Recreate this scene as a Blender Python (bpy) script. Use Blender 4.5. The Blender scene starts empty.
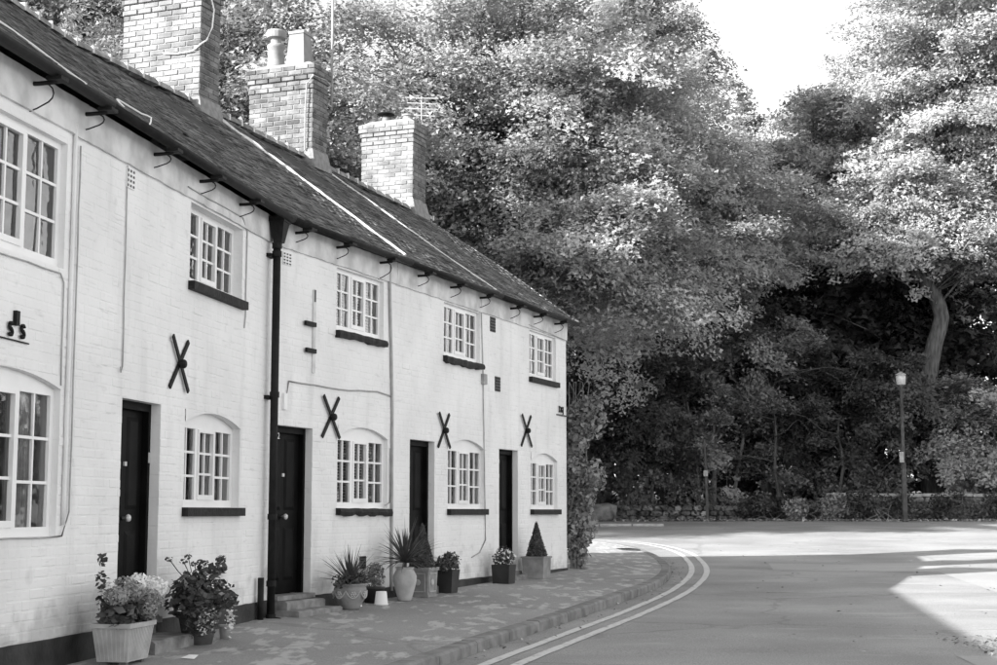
import bpy, math, random
import numpy as np
from mathutils import Vector, Matrix, Euler

random.seed(7)
RNG = np.random.default_rng(11)
scene = bpy.context.scene
COL = scene.collection
R = math.radians

# ------------------------------------------------------------------ camera
EYE = 1.30
PITCH = math.atan(179.5 / 1500.0)
cam_d = bpy.data.cameras.new('camera')
cam_d.sensor_width = 36.0
cam_d.lens = 1500.0 / 997.0 * 36.0
cam_d.clip_start = 0.1
cam_d.clip_end = 2000.0
cam = bpy.data.objects.new('camera', cam_d)
cam.location = (0, 0, EYE)
cam.rotation_euler = (R(90) + PITCH, 0, 0)
COL.objects.link(cam)
scene.camera = cam

# ------------------------------------------------------------------ light
SUN_AZ = R(32.0)      # heading the light travels to, from +X towards +Y
SUN_EL = R(27.0)
travel = Vector((math.cos(SUN_AZ) * math.cos(SUN_EL), math.sin(SUN_AZ) * math.cos(SUN_EL), -math.sin(SUN_EL)))
world = bpy.data.worlds.new('World')
scene.world = world
world.use_nodes = True
nt = world.node_tree
nt.nodes.clear()
wo = nt.nodes.new('ShaderNodeOutputWorld')
bg = nt.nodes.new('ShaderNodeBackground')
sky = nt.nodes.new('ShaderNodeTexSky')
sky.sky_type = 'NISHITA'
sky.sun_disc = False
sky.sun_elevation = SUN_EL
sky.sun_rotation = math.atan2(-travel.x, -travel.y)
sky.air_density = 1.0
sky.dust_density = 1.0
bw = nt.nodes.new('ShaderNodeRGBToBW')
nt.links.new(sky.outputs[0], bw.inputs[0])
nt.links.new(bw.outputs[0], bg.inputs['Color'])
bg.inputs['Strength'].default_value = 0.15
nt.links.new(bg.outputs[0], wo.inputs[0])
sun_d = bpy.data.lights.new('sun', 'SUN')
sun_d.energy = 3.8
sun_d.angle = R(0.53)
sun_d.color = (1, 1, 1)
sun = bpy.data.objects.new('sun', sun_d)
sun.rotation_euler = travel.to_track_quat('-Z', 'Y').to_euler()
sun.location = (-30, -15, 30)
COL.objects.link(sun)
scene.view_settings.view_transform = 'Standard'
scene.view_settings.look = 'None'
scene.view_settings.gamma = 1.0
scene.view_settings.exposure = 1.74
scene.render.engine = 'CYCLES'
scene.cycles.max_bounces = 6
scene.cycles.transparent_max_bounces = 16

# ------------------------------------------------------------------ materials (a monochrome place)
def mat(name, v1, v2=None, scale=6.0, rough=0.8, bump=0.0, bscale=40.0, spec=0.3, detail=4.0,
        rand=0.0, trans=0.0, stretch=None, lo=0.35, hi=0.65, attr=False):
    m = bpy.data.materials.new(name)
    m.use_nodes = True
    t = m.node_tree
    b = t.nodes['Principled BSDF']
    b.inputs['Roughness'].default_value = rough
    b.inputs['Specular IOR Level'].default_value = spec
    v2 = v1 if v2 is None else v2
    geo = t.nodes.new('ShaderNodeNewGeometry')
    src = geo.outputs['Position']
    if stretch:
        mp = t.nodes.new('ShaderNodeMapping')
        mp.inputs['Scale'].default_value = stretch
        t.links.new(src, mp.inputs['Vector'])
        src = mp.outputs[0]
    no = t.nodes.new('ShaderNodeTexNoise')
    no.inputs['Scale'].default_value = scale
    no.inputs['Detail'].default_value = detail
    t.links.new(src, no.inputs['Vector'])
    mr = t.nodes.new('ShaderNodeMapRange')
    mr.inputs['From Min'].default_value = lo
    mr.inputs['From Max'].default_value = hi
    mr.inputs['To Min'].default_value = v1
    mr.inputs['To Max'].default_value = v2
    t.links.new(no.outputs['Fac'], mr.inputs['Value'])
    out = mr.outputs[0]
    if rand or attr:
        if attr:
            oi = t.nodes.new('ShaderNodeAttribute')
            oi.attribute_name = 'tone'
            ro = oi.outputs['Fac']
        else:
            oi = t.nodes.new('ShaderNodeObjectInfo')
            ro = oi.outputs['Random']
        mm = t.nodes.new('ShaderNodeMapRange')
        mm.inputs['To Min'].default_value = 1 - rand
        mm.inputs['To Max'].default_value = 1 + rand
        t.links.new(ro, mm.inputs['Value'])
        mu = t.nodes.new('ShaderNodeMath')
        mu.operation = 'MULTIPLY'
        t.links.new(out, mu.inputs[0])
        t.links.new(mm.outputs[0], mu.inputs[1])
        out = mu.outputs[0]
    t.links.new(out, b.inputs['Base Color'])
    if bump:
        bn = t.nodes.new('ShaderNodeTexNoise')
        bn.inputs['Scale'].default_value = bscale
        bn.inputs['Detail'].default_value = 3
        t.links.new(geo.outputs['Position'], bn.inputs['Vector'])
        bp = t.nodes.new('ShaderNodeBump')
        bp.inputs['Strength'].default_value = bump
        bp.inputs['Distance'].default_value = 0.01
        t.links.new(bn.outputs['Fac'], bp.inputs['Height'])
        t.links.new(bp.outputs[0], b.inputs['Normal'])
    if trans:
        o = t.nodes['Material Output']
        tr = t.nodes.new('ShaderNodeBsdfTranslucent')
        t.links.new(out, tr.inputs['Color'])
        mx = t.nodes.new('ShaderNodeMixShader')
        mx.inputs[0].default_value = trans
        t.links.new(b.outputs[0], mx.inputs[1])
        t.links.new(tr.outputs[0], mx.inputs[2])
        t.links.new(mx.outputs[0], o.inputs['Surface'])
    return m

def lime_material():
    """whitewash: off-white with faint grime, damp near the foot and flaked courses"""
    m = mat('whitewash', 0.74, 0.82, 1.3, 0.85, 0.35, 22.0, 0.2)
    t = m.node_tree
    b = t.nodes['Principled BSDF']
    src = b.inputs['Base Color'].links[0].from_socket
    geo = [n for n in t.nodes if n.type == 'NEW_GEOMETRY'][0]
    def layer(src, scale, stretch, lo, hi, amount):
        mp = t.nodes.new('ShaderNodeMapping'); mp.inputs['Scale'].default_value = stretch
        t.links.new(geo.outputs['Position'], mp.inputs['Vector'])
        n = t.nodes.new('ShaderNodeTexNoise'); n.inputs['Scale'].default_value = scale; n.inputs['Detail'].default_value = 6
        t.links.new(mp.outputs[0], n.inputs['Vector'])
        r = t.nodes.new('ShaderNodeMapRange')
        r.inputs['From Min'].default_value = lo; r.inputs['From Max'].default_value = hi
        r.inputs['To Min'].default_value = 1.0; r.inputs['To Max'].default_value = 1 - amount
        t.links.new(n.outputs['Fac'], r.inputs['Value'])
        u = t.nodes.new('ShaderNodeMath'); u.operation = 'MULTIPLY'
        t.links.new(src, u.inputs[0]); t.links.new(r.outputs[0], u.inputs[1])
        return u.outputs[0]
    src = layer(src, 3.0, (1.2, 1.2, 12.0), 0.62, 0.74, 0.17)     # thin flaked dashes along the courses
    src = layer(src, 1.6, (2.5, 2.5, 0.5), 0.55, 0.8, 0.14)      # rain streaks
    src = layer(src, 9.0, (1, 1, 1), 0.62, 0.8, 0.12)
    # damp tide mark low on the wall, broken by noise
    sp = t.nodes.new('ShaderNodeSeparateXYZ'); t.links.new(geo.outputs['Position'], sp.inputs[0])
    zr = t.nodes.new('ShaderNodeMapRange'); zr.inputs['From Min'].default_value = 0.35; zr.inputs['From Max'].default_value = 1.0
    zr.inputs['To Min'].default_value = 0.30; zr.inputs['To Max'].default_value = 0.0
    t.links.new(sp.outputs['Z'], zr.inputs['Value'])
    dn = t.nodes.new('ShaderNodeTexNoise'); dn.inputs['Scale'].default_value = 3.5; dn.inputs['Detail'].default_value = 6
    t.links.new(geo.outputs['Position'], dn.inputs['Vector'])
    ad = t.nodes.new('ShaderNodeMath'); ad.operation = 'ADD'; t.links.new(zr.outputs[0], ad.inputs[0]); t.links.new(dn.outputs['Fac'], ad.inputs[1])
    dr = t.nodes.new('ShaderNodeMapRange'); dr.inputs['From Min'].default_value = 0.68; dr.inputs['From Max'].default_value = 0.85
    dr.inputs['To Min'].default_value = 1.0; dr.inputs['To Max'].default_value = 0.72
    t.links.new(ad.outputs[0], dr.inputs['Value'])
    du = t.nodes.new('ShaderNodeMath'); du.operation = 'MULTIPLY'; t.links.new(src, du.inputs[0]); t.links.new(dr.outputs[0], du.inputs[1])
    t.links.new(du.outputs[0], b.inputs['Base Color'])
    return m

def glass_material():
    m = bpy.data.materials.new('window_glass')
    m.use_nodes = True
    t = m.node_tree
    t.nodes.remove(t.nodes['Principled BSDF'])
    o = t.nodes['Material Output']
    fr = t.nodes.new('ShaderNodeFresnel'); fr.inputs[0].default_value = 1.9
    gl = t.nodes.new('ShaderNodeBsdfGlossy'); gl.inputs['Roughness'].default_value = 0.03
    gl.inputs['Color'].default_value = (.85, .85, .85, 1)
    tr = t.nodes.new('ShaderNodeBsdfTransparent'); tr.inputs['Color'].default_value = (.8, .8, .8, 1)
    mx = t.nodes.new('ShaderNodeMixShader')
    geo = t.nodes.new('ShaderNodeNewGeometry')
    n = t.nodes.new('ShaderNodeTexNoise'); n.inputs['Scale'].default_value = 5.0
    t.links.new(geo.outputs['Position'], n.inputs['Vector'])
    bp = t.nodes.new('ShaderNodeBump'); bp.inputs['Strength'].default_value = 0.25; bp.inputs['Distance'].default_value = 0.03
    t.links.new(n.outputs['Fac'], bp.inputs['Height'])
    t.links.new(bp.outputs[0], gl.inputs['Normal']); t.links.new(bp.outputs[0], fr.inputs['Normal'])
    t.links.new(fr.outputs[0], mx.inputs[0]); t.links.new(tr.outputs[0], mx.inputs[1]); t.links.new(gl.outputs[0], mx.inputs[2])
    t.links.new(mx.outputs[0], o.inputs['Surface'])
    return m

M = {
    'lime': lime_material(),
    'plinth': mat('plinth_tar', 0.015, 0.045, 5, 0.6, 0.4, 30),
    'band': mat('eaves_band', 0.50, 0.74, 4, 0.9, 0.6, 25),
    'tile': mat('clay_tile', 0.06, 0.125, 5, 0.75, 0.5, 60, rand=0.45),
    'tile_bulk': mat('clay_tile_bulk', 0.06, 0.125, 5, 0.75, 0.5, 60, rand=0.45, attr=True),
    'roof_under': mat('roof_batten', 0.03, 0.05, 5),
    'ridge': mat('ridge_tile', 0.14, 0.28, 7, 0.8, 0.4, 40, rand=0.3),
    'fillet': mat('white_mortar', 0.5, 0.66, 14, 0.9, 0.6, 50),
    'mortar': mat('mortar', 0.18, 0.26, 14, 0.9, 0.6, 50),
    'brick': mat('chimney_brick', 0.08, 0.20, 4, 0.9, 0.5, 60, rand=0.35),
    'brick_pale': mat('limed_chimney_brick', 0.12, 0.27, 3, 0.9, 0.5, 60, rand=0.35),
    'brick_bulk': mat('chimney_brick_bulk', 0.12, 0.19, 10, 0.9, 0.5, 60, rand=0.32, attr=True),
    'pot_clay': mat('chimney_pot', 0.2, 0.27, 6, 0.8, 0.3, 40),
    'iron': mat('black_iron', 0.008, 0.016, 12, 0.65, 0.3, 60, spec=0.2),
    'pipe_grey': mat('grey_pipe', 0.25, 0.36, 9, 0.6),
    'paint': mat('white_paint', 0.78, 0.84, 3, 0.4, 0.1, 30),
    'door': mat('black_door_paint', 0.004, 0.008, 5, 0.55, 0.05, 30, spec=0.07),
    'brass': mat('worn_metal', 0.5, 0.6, 12, 0.3, spec=0.8),
    'glass': glass_material(),
    'room': mat('room_plaster', 0.16, 0.2, 3),
    'blind': mat('blind_slat', 0.6, 0.7, 5),
    'curtain': mat('net_curtain', 0.45, 0.62, 20),
    'sillw': mat('black_sill_timber', 0.008, 0.03, 14, 0.7, 0.6, 40, lo=0.45, hi=0.8),
    'cable': mat('cable_grey', 0.33, 0.42, 9, 0.6),
    'cablew': mat('cable_white', 0.75, 0.8, 9, 0.5),
    'stone': mat('step_stone', 0.16, 0.30, 7, 0.9, 0.7, 30),
    'kerb': mat('kerb_stone', 0.15, 0.25, 6, 0.9, 0.6, 50, rand=0.1),
    'line': mat('line_paint', 0.27, 0.60, 14, 0.7, 0.3, 80, lo=0.30, hi=0.46, detail=8),
    'leaf_a': mat('leaf_grey', 0.19, 0.38, 0.7, 0.55, trans=0.35, rand=0.55, attr=True),
    'leaf_b': mat('leaf_pale', 0.31, 0.46, 0.7, 0.55, trans=0.35, rand=0.5, attr=True),
    'leaf_deep': mat('leaf_deep', 0.035, 0.085, 0.9, 0.6, trans=0.2, rand=0.5, attr=True),  # shade of the deep wood's hollows put into the leaf colour
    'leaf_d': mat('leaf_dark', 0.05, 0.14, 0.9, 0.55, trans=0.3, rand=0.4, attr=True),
    'leaf_pot': mat('pot_leaf', 0.05, 0.13, 9, 0.5, trans=0.25, rand=0.4, attr=True),
    'blade': mat('blade_leaf', 0.07, 0.14, 6, 0.45, trans=0.2, rand=0.3),
    'petal': mat('grey_petal', 0.26, 0.40, 30, 0.8, trans=0.3, rand=0.25, attr=True),
    'petalw': mat('white_petal', 0.86, 0.93, 30, 0.8, trans=0.15, rand=0.1, attr=True),
    'soil': mat('soil', 0.02, 0.05, 20),
    'bark': mat('bark', 0.10, 0.22, 3.0, 0.95, 0.9, 9, stretch=(3, 3, 0.7)),
    'barkm': mat('grey_bark', 0.07, 0.17, 4.0, 0.95, 1.0, 7, stretch=(3, 3, 0.6)),
    'barkd': mat('dark_bark', 0.04, 0.09, 3.0, 0.95, 0.9, 9, stretch=(3, 3, 0.7)),
    'barkp': mat('pale_bark', 0.22, 0.40, 3.0, 0.95, 0.9, 9, stretch=(3, 3, 0.7)),
    'terra': mat('terracotta', 0.20, 0.30, 7, 0.8, 0.4, 40),
    'terra_pale': mat('pale_clay', 0.34, 0.48, 6, 0.8, 0.3, 40),
    'terra_dark': mat('dark_clay', 0.09, 0.16, 7, 0.8, 0.3, 40),
    'plastic_dark': mat('dark_plastic', 0.02, 0.035, 5, 0.5),
    'plastic_white': mat('white_plastic', 0.78, 0.82, 5, 0.4),
    'earth': mat('bare_earth', 0.05, 0.14, 1.2, 0.95, 0.8, 20),
    'rubble': mat('rubble_stone', 0.05, 0.22, 3, 0.95, 0.9, 16, rand=0.5),
    'coping': mat('coping_stone', 0.26, 0.42, 4, 0.9, 0.5, 20),
    'litter': mat('leaf_litter', 0.10, 0.34, 5, 0.9, rand=0.5, attr=True),
    'lantern': mat('lantern_white', 0.45, 0.52, 5, 0.35),
    'lamp_paint': mat('lamp_post_paint', 0.035, 0.07, 5, 0.5),
    'paper': mat('paper', 0.75, 0.8, 5),
    'drain': mat('drain_iron', 0.05, 0.09, 20, 0.6),
}

def asphalt(name, v1, v2, grit, dapple=0.0, dapple_scale=2.0, wlo=0.6, whi=0.66, stretch=(1, 1, 1)):
    m = mat(name, v1, v2, 0.45, 0.9, 0.55, 120, 0.25, detail=8)
    t = m.node_tree
    b = t.nodes['Principled BSDF']
    src = b.inputs['Base Color'].links[0].from_socket
    geo = [n for n in t.nodes if n.type == 'NEW_GEOMETRY'][0]
    vo = t.nodes.new('ShaderNodeTexNoise'); vo.inputs['Scale'].default_value = 70; vo.inputs['Detail'].default_value = 3
    t.links.new(geo.outputs['Position'], vo.inputs['Vector'])
    r = t.nodes.new('ShaderNodeMapRange'); r.inputs['From Min'].default_value = .3; r.inputs['From Max'].default_value = .7
    r.inputs['To Min'].default_value = 1 - grit; r.inputs['To Max'].default_value = 1 + grit
    t.links.new(vo.outputs['Fac'], r.inputs['Value'])
    u = t.nodes.new('ShaderNodeMath'); u.operation = 'MULTIPLY'
    t.links.new(src, u.inputs[0]); t.links.new(r.outputs[0], u.inputs[1])
    out = u.outputs[0]
    if dapple:  # pale noise patches paint sun dapples and reflected streaks into the asphalt
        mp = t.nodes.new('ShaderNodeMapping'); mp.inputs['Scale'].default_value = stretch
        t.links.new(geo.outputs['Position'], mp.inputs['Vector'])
        wn = t.nodes.new('ShaderNodeTexNoise'); wn.inputs['Scale'].default_value = dapple_scale; wn.inputs['Detail'].default_value = 5
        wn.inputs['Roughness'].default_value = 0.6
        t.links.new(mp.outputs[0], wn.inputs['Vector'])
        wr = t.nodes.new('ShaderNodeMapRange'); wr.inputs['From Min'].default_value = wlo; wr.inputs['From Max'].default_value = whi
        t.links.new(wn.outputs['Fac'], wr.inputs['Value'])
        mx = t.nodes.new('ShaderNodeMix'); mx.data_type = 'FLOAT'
        t.links.new(wr.outputs[0], mx.inputs[0]); t.links.new(out, mx.inputs[2]); mx.inputs[3].default_value = dapple
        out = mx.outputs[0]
    # tar seams and hairline cracks
    wv = t.nodes.new('ShaderNodeTexNoise'); wv.inputs['Scale'].default_value = 1.2; wv.inputs['Detail'].default_value = 5
    t.links.new(geo.outputs['Position'], wv.inputs['Vector'])
    va = t.nodes.new('ShaderNodeVectorMath'); va.operation = 'MULTIPLY_ADD'
    t.links.new(wv.outputs['Color'], va.inputs[0]); va.inputs[1].default_value = (1.2, 1.2, 0); t.links.new(geo.outputs['Position'], va.inputs[2])
    vc = t.nodes.new('ShaderNodeTexVoronoi'); vc.feature = 'DISTANCE_TO_EDGE'; vc.inputs['Scale'].default_value = 0.21
    t.links.new(va.outputs[0], vc.inputs['Vector'])
    cr = t.nodes.new('ShaderNodeMapRange'); cr.inputs['From Min'].default_value = 0.003; cr.inputs['From Max'].default_value = 0.010
    cr.inputs['To Min'].default_value = 0.82; cr.inputs['To Max'].default_value = 1.0
    t.links.new(vc.outputs['Distance'], cr.inputs['Value'])
    cu_ = t.nodes.new('ShaderNodeMath'); cu_.operation = 'MULTIPLY'; t.links.new(out, cu_.inputs[0]); t.links.new(cr.outputs[0], cu_.inputs[1])
    out = cu_.outputs[0]
    t.links.new(out, b.inputs['Base Color'])
    return m
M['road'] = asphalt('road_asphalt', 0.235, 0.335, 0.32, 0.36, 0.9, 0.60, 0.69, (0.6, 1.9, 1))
M['patch'] = asphalt('patch_asphalt', 0.31, 0.36, 0.18)
M['patch_d'] = asphalt('dark_patch_asphalt', 0.13, 0.19, 0.25)
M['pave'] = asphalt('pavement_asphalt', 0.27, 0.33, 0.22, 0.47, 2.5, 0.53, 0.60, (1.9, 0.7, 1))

# ------------------------------------------------------------------ mesh helpers
class MB:
    def __init__(self):
        self.v = []; self.f = []; self.tone = None
    def add(self, vs, fs):
        o = len(self.v)
        self.v.extend([tuple(p) for p in vs])
        self.f.extend([tuple(i + o for i in q) for q in fs])
        return self
    def box(self, x0, x1, y0, y1, z0, z1, mtx=None):
        vs = [(x0, y0, z0), (x1, y0, z0), (x1, y1, z0), (x0, y1, z0), (x0, y0, z1), (x1, y0, z1), (x1, y1, z1), (x0, y1, z1)]
        if mtx is not None:
            vs = [mtx @ Vector(p) for p in vs]
        return self.add(vs, [(0, 3, 2, 1), (4, 5, 6, 7), (0, 1, 5, 4), (1, 2, 6, 5), (2, 3, 7, 6), (3, 0, 4, 7)])
    def taper(self, x, y, z0, z1, a0, b0, a1, b1):
        vs = [(x - a0, y - b0, z0), (x + a0, y - b0, z0), (x + a0, y + b0, z0), (x - a0, y + b0, z0),
              (x - a1, y - b1, z1), (x + a1, y - b1, z1), (x + a1, y + b1, z1), (x - a1, y + b1, z1)]
        return self.add(vs, [(0, 3, 2, 1), (4, 5, 6, 7), (0, 1, 5, 4), (1, 2, 6, 5), (2, 3, 7, 6), (3, 0, 4, 7)])
    def tube(self, pts, rad, n=6, cap=True):
        pts = [Vector(p) for p in pts]
        if not hasattr(rad, '__len__'):
            rad = [rad] * len(pts)
        rings = []
        up = Vector((0, 0, 1))
        for i, p in enumerate(pts):
            d = (pts[min(i + 1, len(pts) - 1)] - pts[max(i - 1, 0)])
            if d.length < 1e-9:
                d = Vector((0, 0, 1))
            d.normalize()
            ref = up if abs(d.dot(up)) < 0.95 else Vector((1, 0, 0))
            a = d.cross(ref).normalized(); b = d.cross(a)
            rings.append([p + (a * math.cos(2 * math.pi * k / n) + b * math.sin(2 * math.pi * k / n)) * rad[i] for k in range(n)])
        vs = [q for r in rings for q in r]
        fs = []
        for i in range(len(pts) - 1):
            for k in range(n):
                fs.append((i * n + k, i * n + (k + 1) % n, (i + 1) * n + (k + 1) % n, (i + 1) * n + k))
        if cap:
            fs.append(tuple(range(n - 1, -1, -1)))
            fs.append(tuple((len(pts) - 1) * n + k for k in range(n)))
        return self.add(vs, fs)
    def lathe(self, prof, c=(0, 0, 0), n=20):
        vs = []; fs = []
        for r, z in prof:
            for k in range(n):
                a = 2 * math.pi * k / n
                vs.append((c[0] + r * math.cos(a), c[1] + r * math.sin(a), c[2] + z))
        for i in range(len(prof) - 1):
            for k in range(n):
                fs.append((i * n + k, i * n + (k + 1) % n, (i + 1) * n + (k + 1) % n, (i + 1) * n + k))
        fs.append(tuple(range(n - 1, -1, -1)))
        fs.append(tuple((len(prof) - 1) * n + k for k in range(n)))
        return self.add(vs, fs)
    def mesh(self, name, material, smooth=False):
        me = bpy.data.meshes.new(name)
        me.from_pydata(self.v, [], self.f)
        me.materials.append(material)
        if smooth:
            me.polygons.foreach_set('use_smooth', [True] * len(me.polygons))
        me.update()
        return me
    def build(self, name, material, parent=None, smooth=False):
        return link(name, self.mesh(name, material, smooth), parent)

def link(name, data, parent=None):
    o = bpy.data.objects.new(name, data)
    COL.objects.link(o)
    if parent is not None:
        o.parent = parent
    return o

def tag(o, label=None, cat=None, group=None, kind=None):
    if label: o['label'] = label
    if cat: o['category'] = cat
    if group: o['group'] = group
    if kind: o['kind'] = kind
    return o

def thing(name, label, cat, loc=(0, 0, 0), rz=0.0, group=None):
    o = bpy.data.objects.new(name, None)
    o.empty_display_size = 0.2
    COL.objects.link(o)
    o.location = loc
    o.rotation_euler = (0, 0, rz)
    return tag(o, label, cat, group)

def text_mesh(body, size, extrude, material, name):
    cu = bpy.data.curves.new(name, 'FONT'); cu.body = body; cu.size = size; cu.extrude = extrude; cu.resolution_u = 4
    tmp = bpy.data.objects.new('tmp', cu)
    me = bpy.data.meshes.new_from_object(tmp); me.name = name
    bpy.data.objects.remove(tmp); bpy.data.curves.remove(cu)
    me.materials.clear(); me.materials.append(material)
    return me

def quad_mesh(name, verts, material, tone=None):
    """verts (n*4,3) -> n quads"""
    n = len(verts) // 4
    me = bpy.data.meshes.new(name)
    me.vertices.add(n * 4)
    me.vertices.foreach_set('co', np.ascontiguousarray(verts, dtype=np.float32).ravel())
    me.loops.add(n * 4)
    me.loops.foreach_set('vertex_index', np.arange(n * 4, dtype=np.int32))
    me.polygons.add(n)
    me.polygons.foreach_set('loop_start', np.arange(0, n * 4, 4, dtype=np.int32))
    me.polygons.foreach_set('loop_total', np.full(n, 4, dtype=np.int32))
    if tone is not None:
        at = me.attributes.new('tone', 'FLOAT', 'FACE')
        at.data.foreach_set('value', np.ascontiguousarray(tone, dtype=np.float32))
    me.materials.append(material)
    me.update(calc_edges=True)
    return me

def tri_mesh(name, verts, material, tone=None):
    n = len(verts) // 3
    me = bpy.data.meshes.new(name)
    me.vertices.add(n * 3)
    me.vertices.foreach_set('co', np.ascontiguousarray(verts, dtype=np.float32).ravel())
    me.loops.add(n * 3)
    me.loops.foreach_set('vertex_index', np.arange(n * 3, dtype=np.int32))
    me.polygons.add(n)
    me.polygons.foreach_set('loop_start', np.arange(0, n * 3, 3, dtype=np.int32))
    me.polygons.foreach_set('loop_total', np.full(n, 3, dtype=np.int32))
    if tone is not None:
        at = me.attributes.new('tone', 'FLOAT', 'FACE')
        at.data.foreach_set('value', np.ascontiguousarray(tone, dtype=np.float32))
    me.materials.append(material)
    me.update(calc_edges=True)
    return me

def leaf_tris(P, N, size, rng, jit=0.9):
    n = len(P)
    nn = N + rng.normal(0, jit, (n, 3))
    nn /= np.linalg.norm(nn, axis=1, keepdims=True) + 1e-9
    t = np.cross(nn, rng.normal(0, 1, (n, 3)))
    t /= np.linalg.norm(t, axis=1, keepdims=True) + 1e-9
    b = np.cross(nn, t)
    L = (size * rng.uniform(0.65, 1.35, n))[:, None]
    v = np.empty((n, 3, 3))
    v[:, 0] = P + t * L * .62
    v[:, 1] = P - t * L * .38 + b * L * .42
    v[:, 2] = P - t * L * .38 - b * L * .42
    return v.reshape(-1, 3)

def leaf_quads(P, N, size, rng, aspect=0.62, jit=0.9):
    """one kite-shaped leaf at each point, roughly facing N"""
    n = len(P)
    nn = N + rng.normal(0, jit, (n, 3))
    nn /= np.linalg.norm(nn, axis=1, keepdims=True) + 1e-9
    t = np.cross(nn, rng.normal(0, 1, (n, 3)))
    t /= np.linalg.norm(t, axis=1, keepdims=True) + 1e-9
    b = np.cross(nn, t)
    L = (size * rng.uniform(0.65, 1.35, n))[:, None]
    W = L * aspect
    v = np.empty((n, 4, 3))
    v[:, 0] = P - t * L * 0.5
    v[:, 1] = P - t * L * 0.08 + b * W * 0.5 + nn * L * 0.1
    v[:, 2] = P + t * L * 0.5
    v[:, 3] = P - t * L * 0.08 - b * W * 0.5 + nn * L * 0.1
    return v.reshape(-1, 3)

def ground_z(y):
    return float(np.interp(y, GY, GZ))
GY = [-400, 0, 12, 18, 25, 31, 40, 50, 60, 80, 400]
GZ = [0, 0, 0.0, .06, .18, .33, .66, .98, 1.15, 1.4, 3.0]

# ------------------------------------------------------------------ setting: ground, road, pavement
def grid(name, xs, ys, zf, material, dz=0.0):
    mb = MB()
    for y in ys:
        for x in xs:
            mb.v.append((x, y, zf(x, y) + dz))
    nx = len(xs)
    for j in range(len(ys) - 1):
        for i in range(nx - 1):
            mb.f.append((j * nx + i, j * nx + i + 1, (j + 1) * nx + i + 1, (j + 1) * nx + i))
    o = mb.build(name, material, None, True)
    return tag(o, kind='structure')

ysr = [-400, -100, -30, 0, 6, 12] + list(np.arange(13, 81, 1.0)) + [100, 150, 250, 400]
def gz_ground(x, y):
    z = ground_z(y) - 0.03
    if y > 52: z += 0.04 * (y - 52) ** 0.9
    return z
grid('ground', [-400, -100, -40, -20, -10, 0, 10, 20, 40, 100, 400], ysr, gz_ground, M['earth'])
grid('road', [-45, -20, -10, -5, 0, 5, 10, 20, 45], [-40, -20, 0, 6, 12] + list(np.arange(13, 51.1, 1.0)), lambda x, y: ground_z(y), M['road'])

# terrace geometry: two straight runs meeting at the downpipe
TA, TB = R(9.931), R(21.349)
dA = Vector((math.sin(TA), math.cos(TA), 0)); dB = Vector((math.sin(TB), math.cos(TB), 0))
KB = Vector((-2.467, 16.237, 0))
BEND = (TB - TA) / 2
def seg_pt(seg, s, depth, z=0.0):
    d = dA if seg == 'A' else dB
    inn = Vector((-d.y, d.x, 0))
    return KB + d * s + inn * depth + Vector((0, 0, z))

def pave_wall_z(y):
    return float(np.interp(y, [5, 11, 16, 17.6, 20.8, 22.6, 25.5, 34, 45], [.12, .15, .19, .215, .26, .29, .32, .58, .9]))

def smooth_line(pts, step=0.25):
    P = [np.array(p, float) for p in pts]
    out = []
    for i in range(len(P) - 1):
        p0, p1, p2, p3 = P[max(i - 1, 0)], P[i], P[i + 1], P[min(i + 2, len(P) - 1)]
        n = max(2, int(np.linalg.norm(p2 - p1) / step))
        for k in range(n):
            t = k / n
            out.append(0.5 * ((2 * p1) + (-p0 + p2) * t + (2 * p0 - 5 * p1 + 4 * p2 - p3) * t * t + (-p0 + 3 * p1 - 3 * p2 + p3) * t ** 3))
    out.append(P[-1])
    return out

kerb_line = smooth_line([(-3.2, 2.5), (-2.05, 7.0), (-0.72, 12.05), (0.0, 14.76), (.69, 17.1), (1.55, 20.1), (2.18, 22.3), (2.58, 24.0), (2.86, 25.6),
                         (3.06, 27.3), (3.16, 29.2), (3.18, 31.4), (3.0, 33.6), (2.5, 35.4), (1.4, 36.7), (-0.5, 37.5), (-4, 38.2), (-9, 38.9)], 0.3)
def offset_line(line, off):
    out = []
    for i, p in enumerate(line):
        a = line[max(i - 1, 0)]; b = line[min(i + 1, len(line) - 1)]
        d = (b - a) / np.linalg.norm(b - a)
        out.append(p + np.array([d[1], -d[0]]) * off)     # + = towards the road (right of travel)
    return out
kin = offset_line(kerb_line, -0.125)
inner = []
corner = seg_pt('B', 9.94, 0.05); back = seg_pt('B', 9.94, 5.4)
nk = len(kin)
i_corner = min(range(nk), key=lambda i: abs(kin[i][1] - 26.4))
for i, p in enumerate(kin):
    if i <= i_corner:
        y = p[1] + (corner.y - kin[i_corner][1]) * min(1, max(0, (p[1] - 14) / 11.0))
        if y < KB.y:
            s = (y - KB.y) / dA.y; q = seg_pt('A', s, 0.06)
        else:
            s = (y - KB.y) / dB.y; q = seg_pt('B', min(s, 9.94), 0.06)
    else:
        t = (i - i_corner) / (nk - 1 - i_corner)
        q = corner.lerp(back + Vector((-7, 3.0, 0)), t)
    inner.append((q.x, q.y))
mb = MB(); W = 8
for i in range(nk):
    zk = ground_z(kin[i][1]) + 0.105; zw = max(zk + 0.02, pave_wall_z(inner[i][1]))
    for k in range(W + 1):
        t = k / W
        x = kin[i][0] * (1 - t) + inner[i][0] * t; y = kin[i][1] * (1 - t) + inner[i][1] * t
        mb.v.append((x, y, zk * (1 - t) + zw * t))
for i in range(nk - 1):
    for k in range(W):
        a = i * (W + 1) + k
        mb.f.append((a, a + W + 1, a + W + 2, a + 1))
pavement = tag(mb.build('pavement', M['pave'], None, True), kind='structure')

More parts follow.
